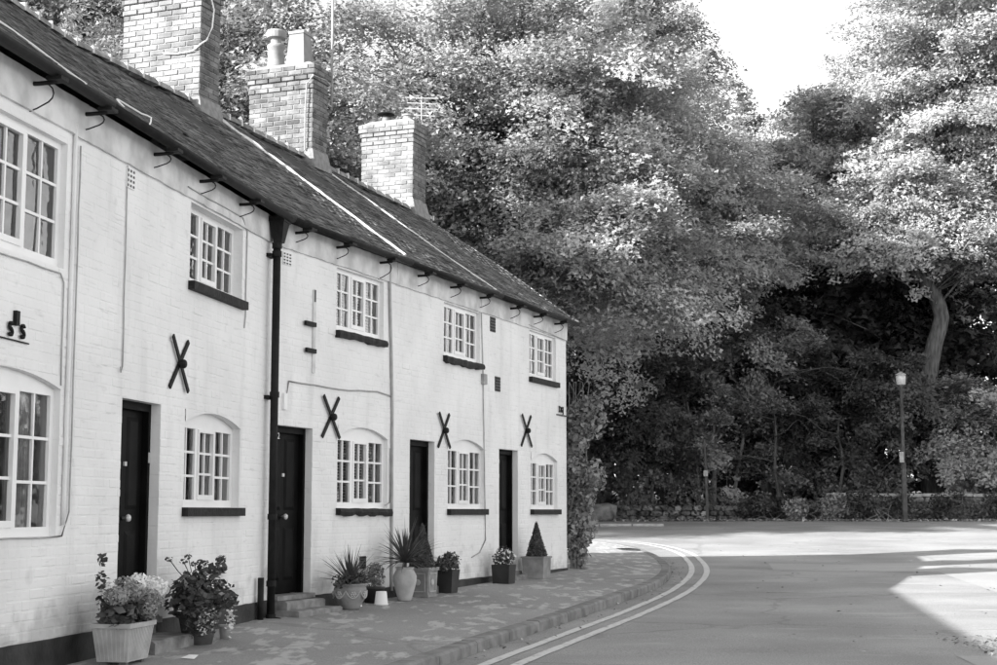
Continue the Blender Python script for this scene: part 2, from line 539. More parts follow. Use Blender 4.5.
kerb = tag(bpy.data.objects.new('kerb', None), kind='structure'); COL.objects.link(kerb)
kl = [Vector((p[0], p[1], 0)) for p in kerb_line]
acc = 0.0; start = 0
krng = random.Random(3)
i = 0
while i < len(kl) - 1:
    j = i; L = 0
    want = krng.uniform(0.85, 1.0)
    while j < len(kl) - 1 and L < want:
        L += (kl[j + 1] - kl[j]).length; j += 1
    idx = list(range(i, j + 1))
    mb = MB()
    for q, k in enumerate(idx):
        a = kl[max(k - 1, 0)]; b = kl[min(k + 1, len(kl) - 1)]
        d = (b - a).normalized(); nrm = Vector((d.y, -d.x, 0))
        p = kl[k]
        if q == 0: p = p + d * 0.008
        if q == len(idx) - 1: p = p - d * 0.008
        z = ground_z(p.y); h = 0.112
        for (o, zz) in ((0.03, -0.05), (0.022, h - 0.02), (0.0, h), (-0.13, h + 0.004), (-0.13, -0.05)):
            mb.v.append((p.x + nrm.x * o, p.y + nrm.y * o, z + zz))
    for q in range(len(idx) - 1):
        for k in range(5):
            mb.f.append((q * 5 + k, q * 5 + (k + 1) % 5, (q + 1) * 5 + (k + 1) % 5, (q + 1) * 5 + k))
    mb.f.append((0, 1, 2, 3, 4)); mb.f.append(tuple((len(idx) - 1) * 5 + k for k in (4, 3, 2, 1, 0)))
    ko = mb.build('kerb_stone', M['kerb'], kerb)
    ko.location.z = krng.uniform(-0.006, 0.004)
    i = j

def strip(name, line, width, dz, material, wob=0.0):
    r = random.Random(5)
    mb = MB()
    a = offset_line(line, -width / 2); b = offset_line(line, width / 2)
    for p, q in zip(a, b):
        w = r.uniform(-wob, wob)
        mb.v.append((p[0] + w, p[1], ground_z(p[1]) + dz)); w = r.uniform(-wob, wob); mb.v.append((q[0] + w, q[1], ground_z(q[1]) + dz))
    for i in range(len(line) - 1):
        mb.f.append((2 * i, 2 * i + 1, 2 * i + 3, 2 * i + 2))
    return mb.build(name, material)
yl = smooth_line([(-2.6, 4.0), (-1.35, 8.6), (-.12, 12.99), (.70, 15.88), (1.56, 18.82), (2.38, 21.8), (2.98, 24.5), (3.46, 27.2), (3.76, 29.9), (3.92, 32.8), (3.72, 35.4), (3.1, 37.3), (1.8, 38.7), (0, 39.5), (-4, 40.3)], 0.3)
tag(strip('road_line', yl, 0.10, 0.006, M['line'], 0.006), 'inner of the two pale lines painted along the kerb', 'road marking', 'double lines by the kerb', 'structure')
tag(strip('road_line', offset_line(yl, 0.27), 0.10, 0.006, M['line'], 0.006), 'outer of the two pale lines painted along the kerb', 'road marking', 'double lines by the kerb', 'structure')

def flat_patch(name, poly, material, dz, label=None):
    mb = MB()
    ys = [p[1] for p in poly]
    # subdivided quad following the road
    (a, b, c, d) = [np.array(p, float) for p in poly]
    n = 10
    for j in range(n + 1):
        for i in range(n + 1):
            u, v = i / n, j / n
            p = a * (1 - u) * (1 - v) + b * u * (1 - v) + c * u * v + d * (1 - u) * v
            mb.v.append((p[0], p[1], ground_z(p[1]) + dz))
    for j in range(n):
        for i in range(n):
            k = j * (n + 1) + i
            mb.f.append((k, k + 1, k + n + 2, k + n + 1))
    return tag(mb.build(name, material), kind='structure')
flat_patch('road_patch', [(5.0, 27.6), (8.2, 27.0), (8.6, 28.7), (5.3, 29.8)], M['patch'], 0.004)
flat_patch('road_patch', [(6.9, 19.0), (14, 18.2), (15, 27.2), (8.05, 28.6)], M['patch'], 0.0035)
flat_patch('road_patch', [(3.9, 11.0), (8, 11.0), (8.4, 13.4), (4.1, 13.7)], M['patch'], 0.004)
# ------------------------------------------------------------------ cottage kit
BR_H, BR_J, BR_Z0 = 0.065, 0.010, 0.375
def snap(z):
    return BR_Z0 + round((z - BR_Z0) / 0.075) * 0.075 - 0.005
def unit_brick(name, material, ch=0.03):
    """unit brick, front face at -Y, chamfered"""
    mb = MB()
    c = ch
    cz = ch * 2.6
    vs = [(-.5, .5, -.5), (.5, .5, -.5), (.5, .5, .5), (-.5, .5, .5),
          (-.5, -.35, -.5), (.5, -.35, -.5), (.5, -.35, .5), (-.5, -.35, .5),
          (-.5 + c, -.5, -.5 + cz), (.5 - c, -.5, -.5 + cz), (.5 - c, -.5, .5 - cz), (-.5 + c, -.5, .5 - cz)]
    fs = [(0, 1, 5, 4), (1, 2, 6, 5), (2, 3, 7, 6), (3, 0, 4, 7), (4, 5, 9, 8), (5, 6, 10, 9), (6, 7, 11, 10), (7, 4, 8, 11), (8, 9, 10, 11)]
    mb.add(vs, fs)
    return mb
UB = unit_brick('b', None)
BRICK_MESH = UB.mesh('limewashed_brick', M['lime'])
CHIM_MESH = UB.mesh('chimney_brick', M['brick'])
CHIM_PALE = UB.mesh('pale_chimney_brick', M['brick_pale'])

def screen(p):
    d = p - Vector((0, 0, EYE))
    z = d.y * math.cos(PITCH) + d.z * math.sin(PITCH)
    v = -d.y * math.sin(PITCH) + d.z * math.cos(PITCH)
    if z < 0.1: return (-9999, -9999, 1e9)
    return (498.5 + 1500 * d.x / z, 332.5 - 1500 * v / z, z)

def place_unit(mesh, name, parent, loc, scale, rot=(0, 0, 0)):
    o = bpy.data.objects.new(name, mesh)
    COL.objects.link(o)
    o.parent = parent
    o.location = loc; o.scale = scale; o.rotation_euler = rot
    return o

def bulk_units(unit, items, name, material, parent):
    """items: (loc, scale, rot) joined into one mesh with a random tone for each piece"""
    V = np.array(unit.v); F = unit.f
    vs = []; fs = []; tone = []
    for loc, sc, rot in items:
        m = Matrix.LocRotScale(Vector(loc), Euler(rot), Vector(sc))
        mm = np.array(m)
        o = len(vs)
        vs.extend((V @ mm[:3, :3].T + mm[:3, 3]).tolist())
        fs.extend([tuple(i + o for i in q) for q in F])
        tone.extend([random.random()] * len(F))
    me = bpy.data.meshes.new(name)
    me.from_pydata(vs, [], fs)
    at = me.attributes.new('tone', 'FLOAT', 'FACE'); at.data.foreach_set('value', tone)
    me.materials.append(material); me.update()
    return tag(link(name, me, parent), kind='stuff')

WALL_TOP = 4.50
PATCH_Z = 4.215      # foot of the projecting eaves band

def wall_with_openings(parent, Wd, ops, seed):
    """backing wall with reveals, then the bricks standing on it"""
    x_b = sorted({0.0, Wd} | {o[0] for o in ops} | {o[1] for o in ops})
    z_b = sorted({-0.2, WALL_TOP} | {o[2] for o in ops} | {o[3] for o in ops})
    def solid(i, j):
        if i < 0 or j < 0 or i >= len(x_b) - 1 or j >= len(z_b) - 1: return False
        cx = (x_b[i] + x_b[i + 1]) / 2; cz = (z_b[j] + z_b[j + 1]) / 2
        return not any(o[0] < cx < o[1] and o[2] < cz < o[3] for o in ops)
    mb = MB(); T = 0.26
    for i in range(len(x_b) - 1):
        for j in range(len(z_b) - 1):
            if not solid(i, j): continue
            x0, x1, z0, z1 = x_b[i], x_b[i + 1], z_b[j], z_b[j + 1]
            mb.add([(x0, 0, z0), (x1, 0, z0), (x1, 0, z1), (x0, 0, z1)], [(0, 1, 2, 3)])
            mb.add([(x0, T, z0), (x1, T, z0), (x1, T, z1), (x0, T, z1)], [(3, 2, 1, 0)])
            if not solid(i - 1, j): mb.add([(x0, 0, z0), (x0, 0, z1), (x0, T, z1), (x0, T, z0)], [(0, 1, 2, 3)])
            if not solid(i + 1, j): mb.add([(x1, 0, z0), (x1, 0, z1), (x1, T, z1), (x1, T, z0)], [(3, 2, 1, 0)])
            if not solid(i, j - 1): mb.add([(x0, 0, z0), (x1, 0, z0), (x1, T, z0), (x0, T, z0)], [(3, 2, 1, 0)])
            if not solid(i, j + 1): mb.add([(x0, 0, z1), (x1, 0, z1), (x1, T, z1), (x0, T, z1)], [(0, 1, 2, 3)])
    wall = mb.build('wall', M['lime'], parent)
    rg = random.Random(seed)
    items = []
    nz = int((PATCH_Z - BR_Z0) / 0.075)
    for c in range(nz):
        z0 = BR_Z0 + c * 0.075; z1 = z0 + BR_H
        free = [(0.004, Wd - 0.004)]
        for o in ops:
            if o[2] < z1 - 0.01 and o[3] > z0 + 0.01:
                nf = []
                for a, b in free:
                    if o[1] <= a or o[0] >= b: nf.append((a, b)); continue
                    if o[0] > a: nf.append((a, o[0]))
                    if o[1] < b: nf.append((o[1], b))
                free = nf
        x = -rg.choice([0.0, 0.056, 0.11, 0.17]) - (0.1125 if c % 2 else 0)
        k = c % 2
        while x < Wd:
            Lb = 0.1025 if (k % 3 == 2) else 0.215
            a, b = x, x + Lb
            for fa, fb in free:
                aa, bb = max(a, fa), min(b, fb)
                if bb - aa > 0.03:
                    pr = 0.0010 + abs(rg.gauss(0, 0.0011)) + (0.003 if rg.random() < 0.03 else 0) - (0.0014 if rg.random() < 0.06 else 0)
                    th = 0.02
                    items.append((((aa + bb) / 2, -pr + th / 2, (z0 + z1) / 2 + rg.gauss(0, .0012)), (bb - aa, th, BR_H - 0.001 + rg.gauss(0, .0015)),
                                  (rg.gauss(0, .004), rg.gauss(0, .004), rg.gauss(0, .003))))
            x = b + BR_J; k += 1
    # the 300 largest in the picture stay single bricks
    mw = parent.matrix_basis if False else Matrix.LocRotScale(parent.location, parent.rotation_euler, None)
    def score(it):
        sx, sy, dz = screen(mw @ Vector(it[0]))
        off = 0 if (-5 < sx < 1002 and -5 < sy < 670) else 1000
        return dz + off - it[1][0]
    items.sort(key=score)
    for it in items[:300]:
        place_unit(BRICK_MESH, 'brick', wall, *it)
    if len(items) > 300:
        bulk_units(UB, items[300:], 'brickwork', M['lime'], wall)
    return wall

def window(parent, x0, x1, z0, z1, arch=0.0, recess=0.07, sill=True, rough_sill=False, blind=False, curtain=0, lights=3, sill_ext=0.03, seed=0):
    """casement: frame is the part, panes, bars and sill under it. z1 = head of the opening (crown of the arch)"""
    rg = random.Random(seed)
    y = recess
    f = 0.055
    head = z1 - arch
    mb = MB()
    mb.box(x0, x1, y, y + 0.06, z0, z0 + 0.07)
    mb.box(x0, x1, y + 0.001, y + 0.06, head - 0.05, z1)              # head board filling the arch
    mb.box(x0, x0 + f, y + .002, y + 0.061, z0 + 0.07, head - 0.05)
    mb.box(x1 - f, x1, y + .002, y + 0.061, z0 + 0.07, head - 0.05)
    ax0, ax1 = x0 + f, x1 - f
    lw = (ax1 - ax0 - (lights - 1) * 0.06) / lights
    for k in range(1, lights):
        xm = ax0 + k * lw + (k - 1) * 0.06
        mb.box(xm, xm + 0.06, y + .003, y + .062, z0 + .07, head - .05)
    fr = mb.build('window', M['paint'], parent)
    zb, zt = z0 + 0.07, head - 0.05
    for k in range(lights):
        a = ax0 + k * (lw + 0.06); b = a + lw
        cas = (k == lights // 2)
        if cas:
            sm = MB(); c = 0.028
            sm.box(a, b, y - 0.012, y + .05, zb, zb + c + .02); sm.box(a, b, y - 0.012, y + .05, zt - c, zt)
            sm.box(a, a + c, y - 0.011, y + .051, zb + c + .02, zt - c); sm.box(b - c, b, y - 0.011, y + .051, zb + c + .02, zt - c)
            sm.build('opening_casement', M['paint'], fr)
            pa, pb, pz0, pz1 = a + c, b - c, zb + c + .02, zt - c
        else:
            pa, pb, pz0, pz1 = a, b, zb, zt
        bar = 0.022
        pm = (pa + pb) / 2
        bm = MB().box(pm - bar / 2, pm + bar / 2, y + .008, y + .042, pz0, pz1)
        bm.build('glazing_bar', M['paint'], fr)
        ph = (pz1 - pz0) / 3
        for r in (1, 2):
            MB().box(pa, pb, y + .0095, y + .0405, pz0 + r * ph - bar / 2, pz0 + r * ph + bar / 2).build('glazing_bar', M['paint'], fr)
        for r in range(3):
            for q in range(2):
                xa = pa if q == 0 else pm + bar / 2; xb = pm - bar / 2 if q == 0 else pb
                za = pz0 + r * ph + (bar / 2 if r else 0); zb2 = pz0 + (r + 1) * ph - (bar / 2 if r < 2 else 0)
                w, h = xb - xa - .002, zb2 - za - .002
                pmesh = MB().add([(-w / 2, 0, -h / 2), (w / 2, 0, -h / 2), (w / 2, 0, h / 2), (-w / 2, 0, h / 2)], [(0, 1, 2, 3)])
                po = pmesh.build('pane', M['glass'], fr)
                po.location = ((xa + xb) / 2, y + .027, (za + zb2) / 2)
                po.rotation_euler = (rg.gauss(0, .012), 0, rg.gauss(0, .014))
    if blind:
        bmb = MB()
        z = zb + .01; 
        while z < zt:
            m = Matrix.Translation((0, y + .115, z)) @ Matrix.Rotation(R(32), 4, 'X')
            bmb.box(ax0, ax1, -.018, .018, -.0012, .0012, m); z += .036
        bmb.build('blind', M['blind'], fr)
    if curtain:
        for side in (0, 1):
            cm = MB(); n = 26; wd = (ax1 - ax0) * curtain
            xs = ax0 - .02 if side == 0 else ax1 - wd + .02
            pts = [(xs + wd * i / n, y + .16 + .022 * math.sin(i * 1.5 + seed), 0) for i in range(n + 1)]
            for p in pts: cm.v.append((p[0], p[1], zb - .05)); cm.v.append((p[0], p[1], zt + .05))
            for i in range(n): cm.f.append((2 * i, 2 * i + 2, 2 * i + 3, 2 * i + 1))
            cm.build('curtain', M['curtain'], fr, True)
    if sill:
        sx0, sx1 = x0 - sill_ext, x1 + sill_ext
        if rough_sill:
            n = 14; sm = MB()
            for i in range(n + 1):
                x = sx0 + (sx1 - sx0) * i / n
                t = rg.uniform(-.012, .012); bt = rg.uniform(-.02, .016)
                zz0 = z0 - .085 + bt; zz1 = z0 - .004 + t * .4; yy = -.06 + rg.uniform(-.012, .008)
                sm.v += [(x, yy, zz0), (x, yy - .008, (zz0 + zz1) / 2), (x, yy + .006, zz1), (x, .0, zz1 + .002), (x, .0, zz0)]
            for i in range(n):
                for k in range(5): sm.f.append((i * 5 + k, (i + 1) * 5 + k, (i + 1) * 5 + (k + 1) % 5, i * 5 + (k + 1) % 5))
            sm.f.append((4, 3, 2, 1, 0)); sm.f.append(tuple(n * 5 + k for k in range(5)))
            sm.build('sill', M['sillw'], fr)
        else:
            MB().box(sx0, sx1, -.065, -.002, z0 - .085, z0 - .003).build('sill', M['sillw'], fr)
        MB().box(x0 + .002, x1 - .002, -.002, y + .02, z0 - .06, z0 - .001).build('sill_board', M['paint'], fr)
    if arch:
        am = MB(); n = 12; w = x1 - x0
        h = arch
        rad = (w * w / 4 + h * h) / (2 * h); cz = z1 - rad
        yf, yb = -.0065, recess - .004
        top = z1 + .004
        for i in range(n + 1):
            x = x0 + w * i / n
            zc = cz + math.sqrt(max(0, rad * rad - (x - (x0 + x1) / 2) ** 2))
            am.v += [(x, yf, zc), (x, yf, top), (x, yb, zc), (x, yb, top)]
        for i in range(n):
            a = 4 * i
            am.f += [(a, a + 4, a + 5, a + 1), (a + 2, a + 3, a + 7, a + 6), (a, a + 2, a + 6, a + 4)]
        am.build('arch_spandrel', M['lime'], fr)
    return fr

def door(parent, x0, x1, z0, z1, recess=0.11, number=None, seed=0, plate=False, furniture=True):
    y = recess
    mb = MB()
    mb.box(x0 + .05, x1 - .05, y + .04, y + .075, z0 + .01, z1 - .07)
    d = mb.build('door', M['door'], parent)
    fm = MB()
    fm.box(x0, x0 + .05, y - .02, y + .06, z0, z1); fm.box(x1 - .05, x1, y - .02, y + .06, z0, z1); fm.box(x0 + .05, x1 - .05, y - .019, y + .059, z1 - .07, z1)
    fm.build('door_frame', M['door'], d)
    w = x1 - x0 - .1; H = z1 - z0
    for (u0, u1, v0, v1) in ((.12, .45, .08, .4), (.55, .88, .08, .4), (.12, .45, .5, .93), (.55, .88, .5, .93)):
        pm = MB(); a, b, c, e = x0 + .05 + u0 * w, x0 + .05 + u1 * w, z0 + v0 * H, z0 + v1 * H
        pm.add([(a, y + .039, c), (b, y + .039, c), (b, y + .039, e), (a, y + .039, e), (a + .035, y + .024, c + .035), (b - .035, y + .024, c + .035), (b - .035, y + .024, e - .035), (a + .035, y + .024, e - .035)],
               [(0, 1, 5, 4), (1, 2, 6, 5), (2, 3, 7, 6), (3, 0, 4, 7), (4, 5, 6, 7)])
        pm.build('door_panel', M['door'], d)
    if furniture:
      k = MB().lathe([(.012, 0), (.012, .03), (.03, .04), (.034, .055), (.024, .07), (0.002, .074)], n=14)
      ko = k.build('knob', M['brass'], d, True); ko.location = (x0 + .05 + w * .5, y + .04, z0 + .46 * H); ko.rotation_euler = (R(90), 0, 0)
      lb = MB().box(x0 + .05 + w * .47, x0 + .05 + w * .53, y + .022, y + .039, z0 + .70 * H, z0 + .72 * H); lb.build('knocker', M['brass'], d)
    sm = MB().box(x0 - .01, x1 + .01, -.06, y + .08, z0 - .05, z0); sm.build('threshold', M['stone'], d)
    if plate:
        MB().box(x1 - .043, x1 - .012, y - .027, y - .021, z0 + .72 * H, z0 + .77 * H).build('number_plate', M['lantern'], d)
    if number:
        no = link('house_number', text_mesh(number, .10, .002, M['paint'], 'house_number'), d); no.location = (x0 + .05 + w * .22, y + .02, z0 + .925 * H); no.rotation_euler = (R(90), 0, 0)
    return d

def tie(parent, x, z, h=0.26, w=0.22, seed=0, tw=0.0):
    rg = random.Random(seed)
    mb = MB()
    for sgn, off in ((1, -.016), (-1, -.03)):
        m = Matrix.Translation((x, off, z)) @ Matrix.Rotation(sgn * math.atan2(w, h) + tw, 4, 'Y')
        L = math.hypot(h, w)
        mb.box(-.022, .022, -.007, .007, -L, L, m)
    o = mb.build('wall_tie', M['iron'], parent)
    b = MB().lathe([(.042, 0), (.042, .03), (.03, .045), (.012, .05)], n=10).build('tie_boss', M['iron'], o); b.location = (x + rg.uniform(-.005, .01), -.037, z); b.rotation_euler = (R(90), 0, 0)
    return o

def cable(parent, pts, r=0.006, material='cable', name='cable', seed=0, wob=0.006):
    rg = random.Random(seed)
    out = []
    for a, b in zip(pts[:-1], pts[1:]):
        a, b = Vector(a), Vector(b)
        n = max(1, int((b - a).length / 0.25))
        for k in range(n):
            p = a.lerp(b, k / n)
            if k: p += Vector((rg.uniform(-wob, wob), 0, rg.uniform(-wob, wob)))
            out.append(p)
    out.append(Vector(pts[-1]))
    return MB().tube(out, r, 5).build(name, M[material], parent, True)

def airbrick(parent, x, z, w=.2, h=.13, dark=False):
    if dark:
        o = MB().box(x, x + w, -.014, .0, z, z + h).build('air_vent', M['drain'], parent)
        for k in range(5):
            MB().box(x + .012, x + w - .012, -.02, -.0145, z + h * (k + .2) / 5, z + h * (k + .65) / 5).build('vent_slat', M['iron'], o)
        return o
    o = MB().box(x, x + w, -.013, .0, z, z + h).build('air_brick', M['lime'], parent)
    for i in range(3):
        for j in range(4):
            MB().box(x + w * (i + .2) / 3, x + w * (i + .8) / 3, -.0145, -.0132, z + h * (j + .25) / 4, z + h * (j + .75) / 4).build('vent_hole', M['drain'], o)
    return o

EAVE_D, EAVE_Z, RIDGE_D = -0.16, 4.53, 2.64
def ridge_z(seg, s):
    return 6.72 if seg == 'A' else float(np.interp(s, [0, 10], [6.72, 6.52]))
TILE_V = MB()
TILE_V.add([(-.5, 0, 0), (.5, 0, 0), (.5, 1, 0), (-.5, 1, 0), (-.5, 0, 1), (-.17, 0, 1.25), (.17, 0, 1.25), (.5, 0, 1), (.5, 1, 1), (.17, 1, 1.25), (-.17, 1, 1.25), (-.5, 1, 1)],
           [(0, 4, 5, 6, 7, 1), (1, 7, 8, 2), (2, 8, 9, 10, 11, 3), (3, 11, 4, 0), (4, 11, 10, 5), (5, 10, 9, 6), (6, 9, 8, 7), (3, 2, 1, 0)])
TILE_MESH = TILE_V.mesh('roof_tile', M['tile'])

def roof(parent, seg, s0, s1, mitre0=False, mitre1=False, verge1=False, seed=0):
    """front slope in tiles, rear slope as a sheet; local x = s - s0"""
    rg = random.Random(seed)
    tn = math.tan(BEND)
    lim0 = lambda dep: (s0 - dep * tn) if mitre0 else s0
    lim1 = lambda dep: (s1 + dep * tn) if mitre1 else s1 + (.09 if verge1 else 0)
    zr = lambda s: ridge_z(seg, s)
    mb = MB()
    back_d = 2 * RIDGE_D + .15
    def P(s, dep, dz=0):
        dz += .022 * math.sin(s * 1.9 + dep * 1.3) * max(0, min(1, (dep - EAVE_D) / .8)) + .012 * math.sin(s * 4.3 + 1 + dep * 2.0) - .035 * math.sin(math.pi * (s - s0) / (s1 - s0)) * max(0, min(1, dep / 2))
        if dep <= RIDGE_D: t = (dep - EAVE_D) / (RIDGE_D - EAVE_D); z = EAVE_Z + (zr(s) - EAVE_Z) * t
        else: t = (back_d - dep) / (back_d - RIDGE_D); z = 4.5 + (zr(s) - 4.5) * t
        return (s - s0, dep, z + dz)
    for d0, d1 in ((EAVE_D, RIDGE_D), (RIDGE_D, back_d)):
        a = [P(lim0(d0), d0, -.02), P(lim1(d0), d0, -.02), P(lim1(d1), d1, -.02), P(lim0(d1), d1, -.02)]
        b = [(p[0], p[1], p[2] - .035) for p in a]
        mb.add(a + b, [(0, 1, 2, 3), (7, 6, 5, 4), (0, 4, 5, 1), (1, 5, 6, 2), (3, 2, 6, 7), (0, 3, 7, 4)])
    ro = mb.build('roof', M['roof_under'], parent)
    zmid = zr((s0 + s1) / 2)
    slope = math.atan2(zmid - EAVE_Z, RIDGE_D - EAVE_D)
    SL = math.hypot(zmid - EAVE_Z, RIDGE_D - EAVE_D)
    items = []
    row = 0; u = 0.0
    while u < SL - .03:
        dep = EAVE_D - .03 + u * math.cos(slope)
        a, b = lim0(dep), lim1(dep)
        x = a - (.08 if row % 2 else 0)
        while x < b:
            xa, xb = max(x, a), min(x + .162, b)
            if xb - xa > .03:
                s = (xa + xb) / 2
                zz = P(s, max(dep, EAVE_D - .03))[2] + .008
                w = .0015
                items.append(((s - s0, dep, zz + rg.uniform(0, .009) - (.018 if rg.random() < .012 else 0)), (xb - xa - .002, .135, .014 + rg.uniform(0, .005)),
                              (math.atan2(zr(s) - EAVE_Z, RIDGE_D - EAVE_D) - .085 + rg.gauss(0, .028), rg.gauss(0, .03), rg.gauss(0, .02))))
            x += .165
        u += .100; row += 1
    mw = Matrix.LocRotScale(parent.location, parent.rotation_euler, None)
    def score(it):
        sx, sy, dz = screen(mw @ Vector(it[0]))
        return dz + (0 if (-5 < sx < 1002 and -5 < sy < 670) else 1000)
    items.sort(key=score)
    for it in items[:300]:
        place_unit(TILE_MESH, 'tile', ro, *it)
    bulk_units(TILE_V, items[300:], 'tiling', M['tile_bulk'], ro)
    # ridge tiles with mortar joints
    a, b = lim0(RIDGE_D), lim1(RIDGE_D)
    n = int((b - a) / .31)
    for k in range(n):
        sa = a + (b - a) * k / n; sb = a + (b - a) * (k + 1) / n
        z = zr((sa + sb) / 2)
        rm = MB()
        L = sb - sa - .012
        for e in (0, L):
            for q in range(8):
                an = math.pi * (q / 7)
                rm.v.append((e, -.12 * math.cos(an), .105 * math.sin(an)))
        for q in range(7): rm.f.append((q, q + 1, 8 + q + 1, 8 + q))
        rm.f.append(tuple(range(7, -1, -1))); rm.f.append(tuple(range(8, 16)))
        r_ = rm.build('ridge_tile', M['ridge'], ro)
        r_.location = (sa - s0, RIDGE_D, z - .03 + rg.uniform(-.004, .008)); r_.rotation_euler = (0, rg.gauss(0, .012), 0)
        mm = MB().box(sb - s0 - .02, sb - s0 + .012, RIDGE_D - .125, RIDGE_D + .12, z - .03, z + .055)
        mm.build('ridge_mortar', M['fillet'], ro)
    if verge1:
        # pale mortar at each verge course, raised to paint in sunlit tile tips
        u = 0.0
        while u < SL - .05:
            dep = EAVE_D - .03 + u * math.cos(slope); z = P(s1, max(dep, EAVE_D))[2]
            vm = MB().box(-.05, .055, -.004, .035, -.05, .026)
            v = vm.build('lit_verge_mortar', M['fillet'], ro); v.location = (s1 - s0 + .045, dep, z + .005); v.rotation_euler = (slope - .075, 0, 0)
            u += .1
    return ro, P

def gutter(parent, seg, s0, s1, hooks, mitre0=False, mitre1=False):
    tn = math.tan(BEND)
    yo = -.215; zc = 4.50
    a = s0 + (.215 * tn if mitre0 else 0); b = s1 - (.215 * tn if mitre1 else 0)
    mb = MB(); n = 8
    for x in (a - s0, b - s0):
        for q in range(n + 1):
            an = math.pi * (1 + q / n); mb.v.append((x, yo + .055 * math.cos(an), zc + .055 * math.sin(an)))
        for q in range(n, -1, -1):
            an = math.pi * (1 + q / n); mb.v.append((x, yo + .047 * math.cos(an), zc + .047 * math.sin(an)))
    m = 2 * (n + 1)
    for q in range(m): mb.f.append((q, (q + 1) % m, m + (q + 1) % m, m + q))
    mb.f.append(tuple(range(m - 1, -1, -1))); mb.f.append(tuple(range(m, 2 * m)))
    g = mb.build('gutter', M['iron'], parent, True)
    for s in hooks:
        x = s - s0
        hb = MB()
        k_ = .34 + .34 * ((s * 7.3) % 1.0)
        hb.tube([(x, .0, zc - .085), (x, -.08, zc - .085), (x, yo + .02, zc - .08), (x, yo, zc - .058)], .017, 6)
        arc = [(x + .012, -.11 + .075 * math.cos(R(a_)), zc - .085 - (.11 * (1 - math.sin(R(a_)))) * k_ - .06 * k_ * max(0, (60 - a_) / 150)) for a_ in (90, 120, 150, 180, 210, 240)]
        arc += [(x + .012, -.06, zc - .085 - .27 * k_), (x + .012, .0, zc - .085 - .30 * k_)]
        hb.tube(arc, .006, 5)
        hb.box(x - .06, x + .06, yo - .062, yo + .06, zc - .075, zc - .048)
        hb.build('gutter_bracket', M['iron'], g)
    return g

def eaves_band(parent, Wd, seed=0):
    rg = random.Random(seed)
    mb = MB(); n = int(Wd / .12)
    for i in range(n + 1):
        x = Wd * i / n
        j = rg.uniform(-.005, .005)
        mb.v += [(x, -.028 + j, PATCH_Z + rg.uniform(-.006, .006)), (x, -.034 + j, WALL_TOP), (x, .0, PATCH_Z)]
    for i in range(n):
        a = 3 * i; mb.f += [(a, a + 3, a + 4, a + 1), (a, a + 2, a + 5, a + 3)]
    mb.f += [(0, 1, 2), (3 * n, 3 * n + 2, 3 * n + 1)]
    mb.build('eaves_band', M['band'], parent)

def plinth(parent, Wd, doors, zt=.365):
    free = [(0, Wd)]
    for a, b in doors:
        nf = []
        for p, q in free:
            if b <= p or a >= q: nf.append((p, q)); continue
            if a > p: nf.append((p, a))
            if b < q: nf.append((b, q))
        free = nf
    for a, b in free:
        mb = MB(); n = max(2, int((b - a) / .15)); rg = random.Random(int(a * 100))
        for i in range(n + 1):
            x = a + (b - a) * i / n
            mb.v += [(x, -.02, -.1), (x, -.018, zt + rg.uniform(-.008, .006)), (x, .01, zt + .004)]
        for i in range(n):
            q = 3 * i; mb.f += [(q, q + 3, q + 4, q + 1), (q + 1, q + 4, q + 5, q + 2)]
        mb.build('plinth', M['plinth'], parent)

def chimney(parent, x0, x1, d0, d1, zb, zt, pale=False, seed=0):
    """stack: local x0..x1 along the ridge, d0..d1 across it"""
    rg = random.Random(seed)
    core = MB().box(x0 + .008, x1 - .008, d0 + .008, d1 - .008, zb, zt - .03)
    core.box(x0 - .035, x1 + .035, d0 - .035, d1 + .035, zt - .145, zt - .004)
    ch = core.build('chimney', M['mortar'], parent)
    mesh = CHIM_PALE if pale else CHIM_MESH
    nc = int((zt - zb) / .075)
    bulk = []
    for c in range(nc):
        z = zt - .0325 - c * .075
        over = .045 if c < 2 else (.022 if c == 2 else 0)
        if c == 4: over = .012
        for face in range(4):
            if face in (0, 2): L0, L1 = d0 - over, d1 + over
            else: L0, L1 = x0 - over, x1 + over
            u = L0 + (0 if (c + face) % 2 else -.1125)
            k = 0
            while u < L1:
                a, b = max(u, L0), min(u + .215, L1)
                if b - a > .04:
                    pr = rg.uniform(0, .006); m_ = (a + b) / 2
                    if face == 0: loc = (x0 - over - pr + .03, m_, z); rot = (0, 0, R(-90))
                    elif face == 2: loc = (x1 + over + pr - .03, m_, z); rot = (0, 0, R(90))
                    elif face == 1: loc = (m_, d0 - over - pr + .03, z); rot = (0, 0, 0)
                    else: loc = (m_, d1 + over + pr - .03, z); rot = (0, 0, R(180))
                    it = (loc, (b - a - .004, .06, BR_H), rot)
                    if face in (0, 1): place_unit(mesh if face == 0 else CHIM_MESH, 'brick', ch, *it)  # pale stacks get darker street-face brick, its shade put into the colour
                    else: bulk.append(it)
                u += .225
    bulk_units(UB, bulk, 'rear_brickwork', M['brick_bulk'], ch)
    # mortar flaunching on top
    MB().taper((x0 + x1) / 2, (d0 + d1) / 2, zt, zt + .09, (x1 - x0) / 2 + .03, (d1 - d0) / 2 + .03, (x1 - x0) / 2 - .1, (d1 - d0) / 2 - .12).build('flaunching', M['mortar'], ch)
    return ch

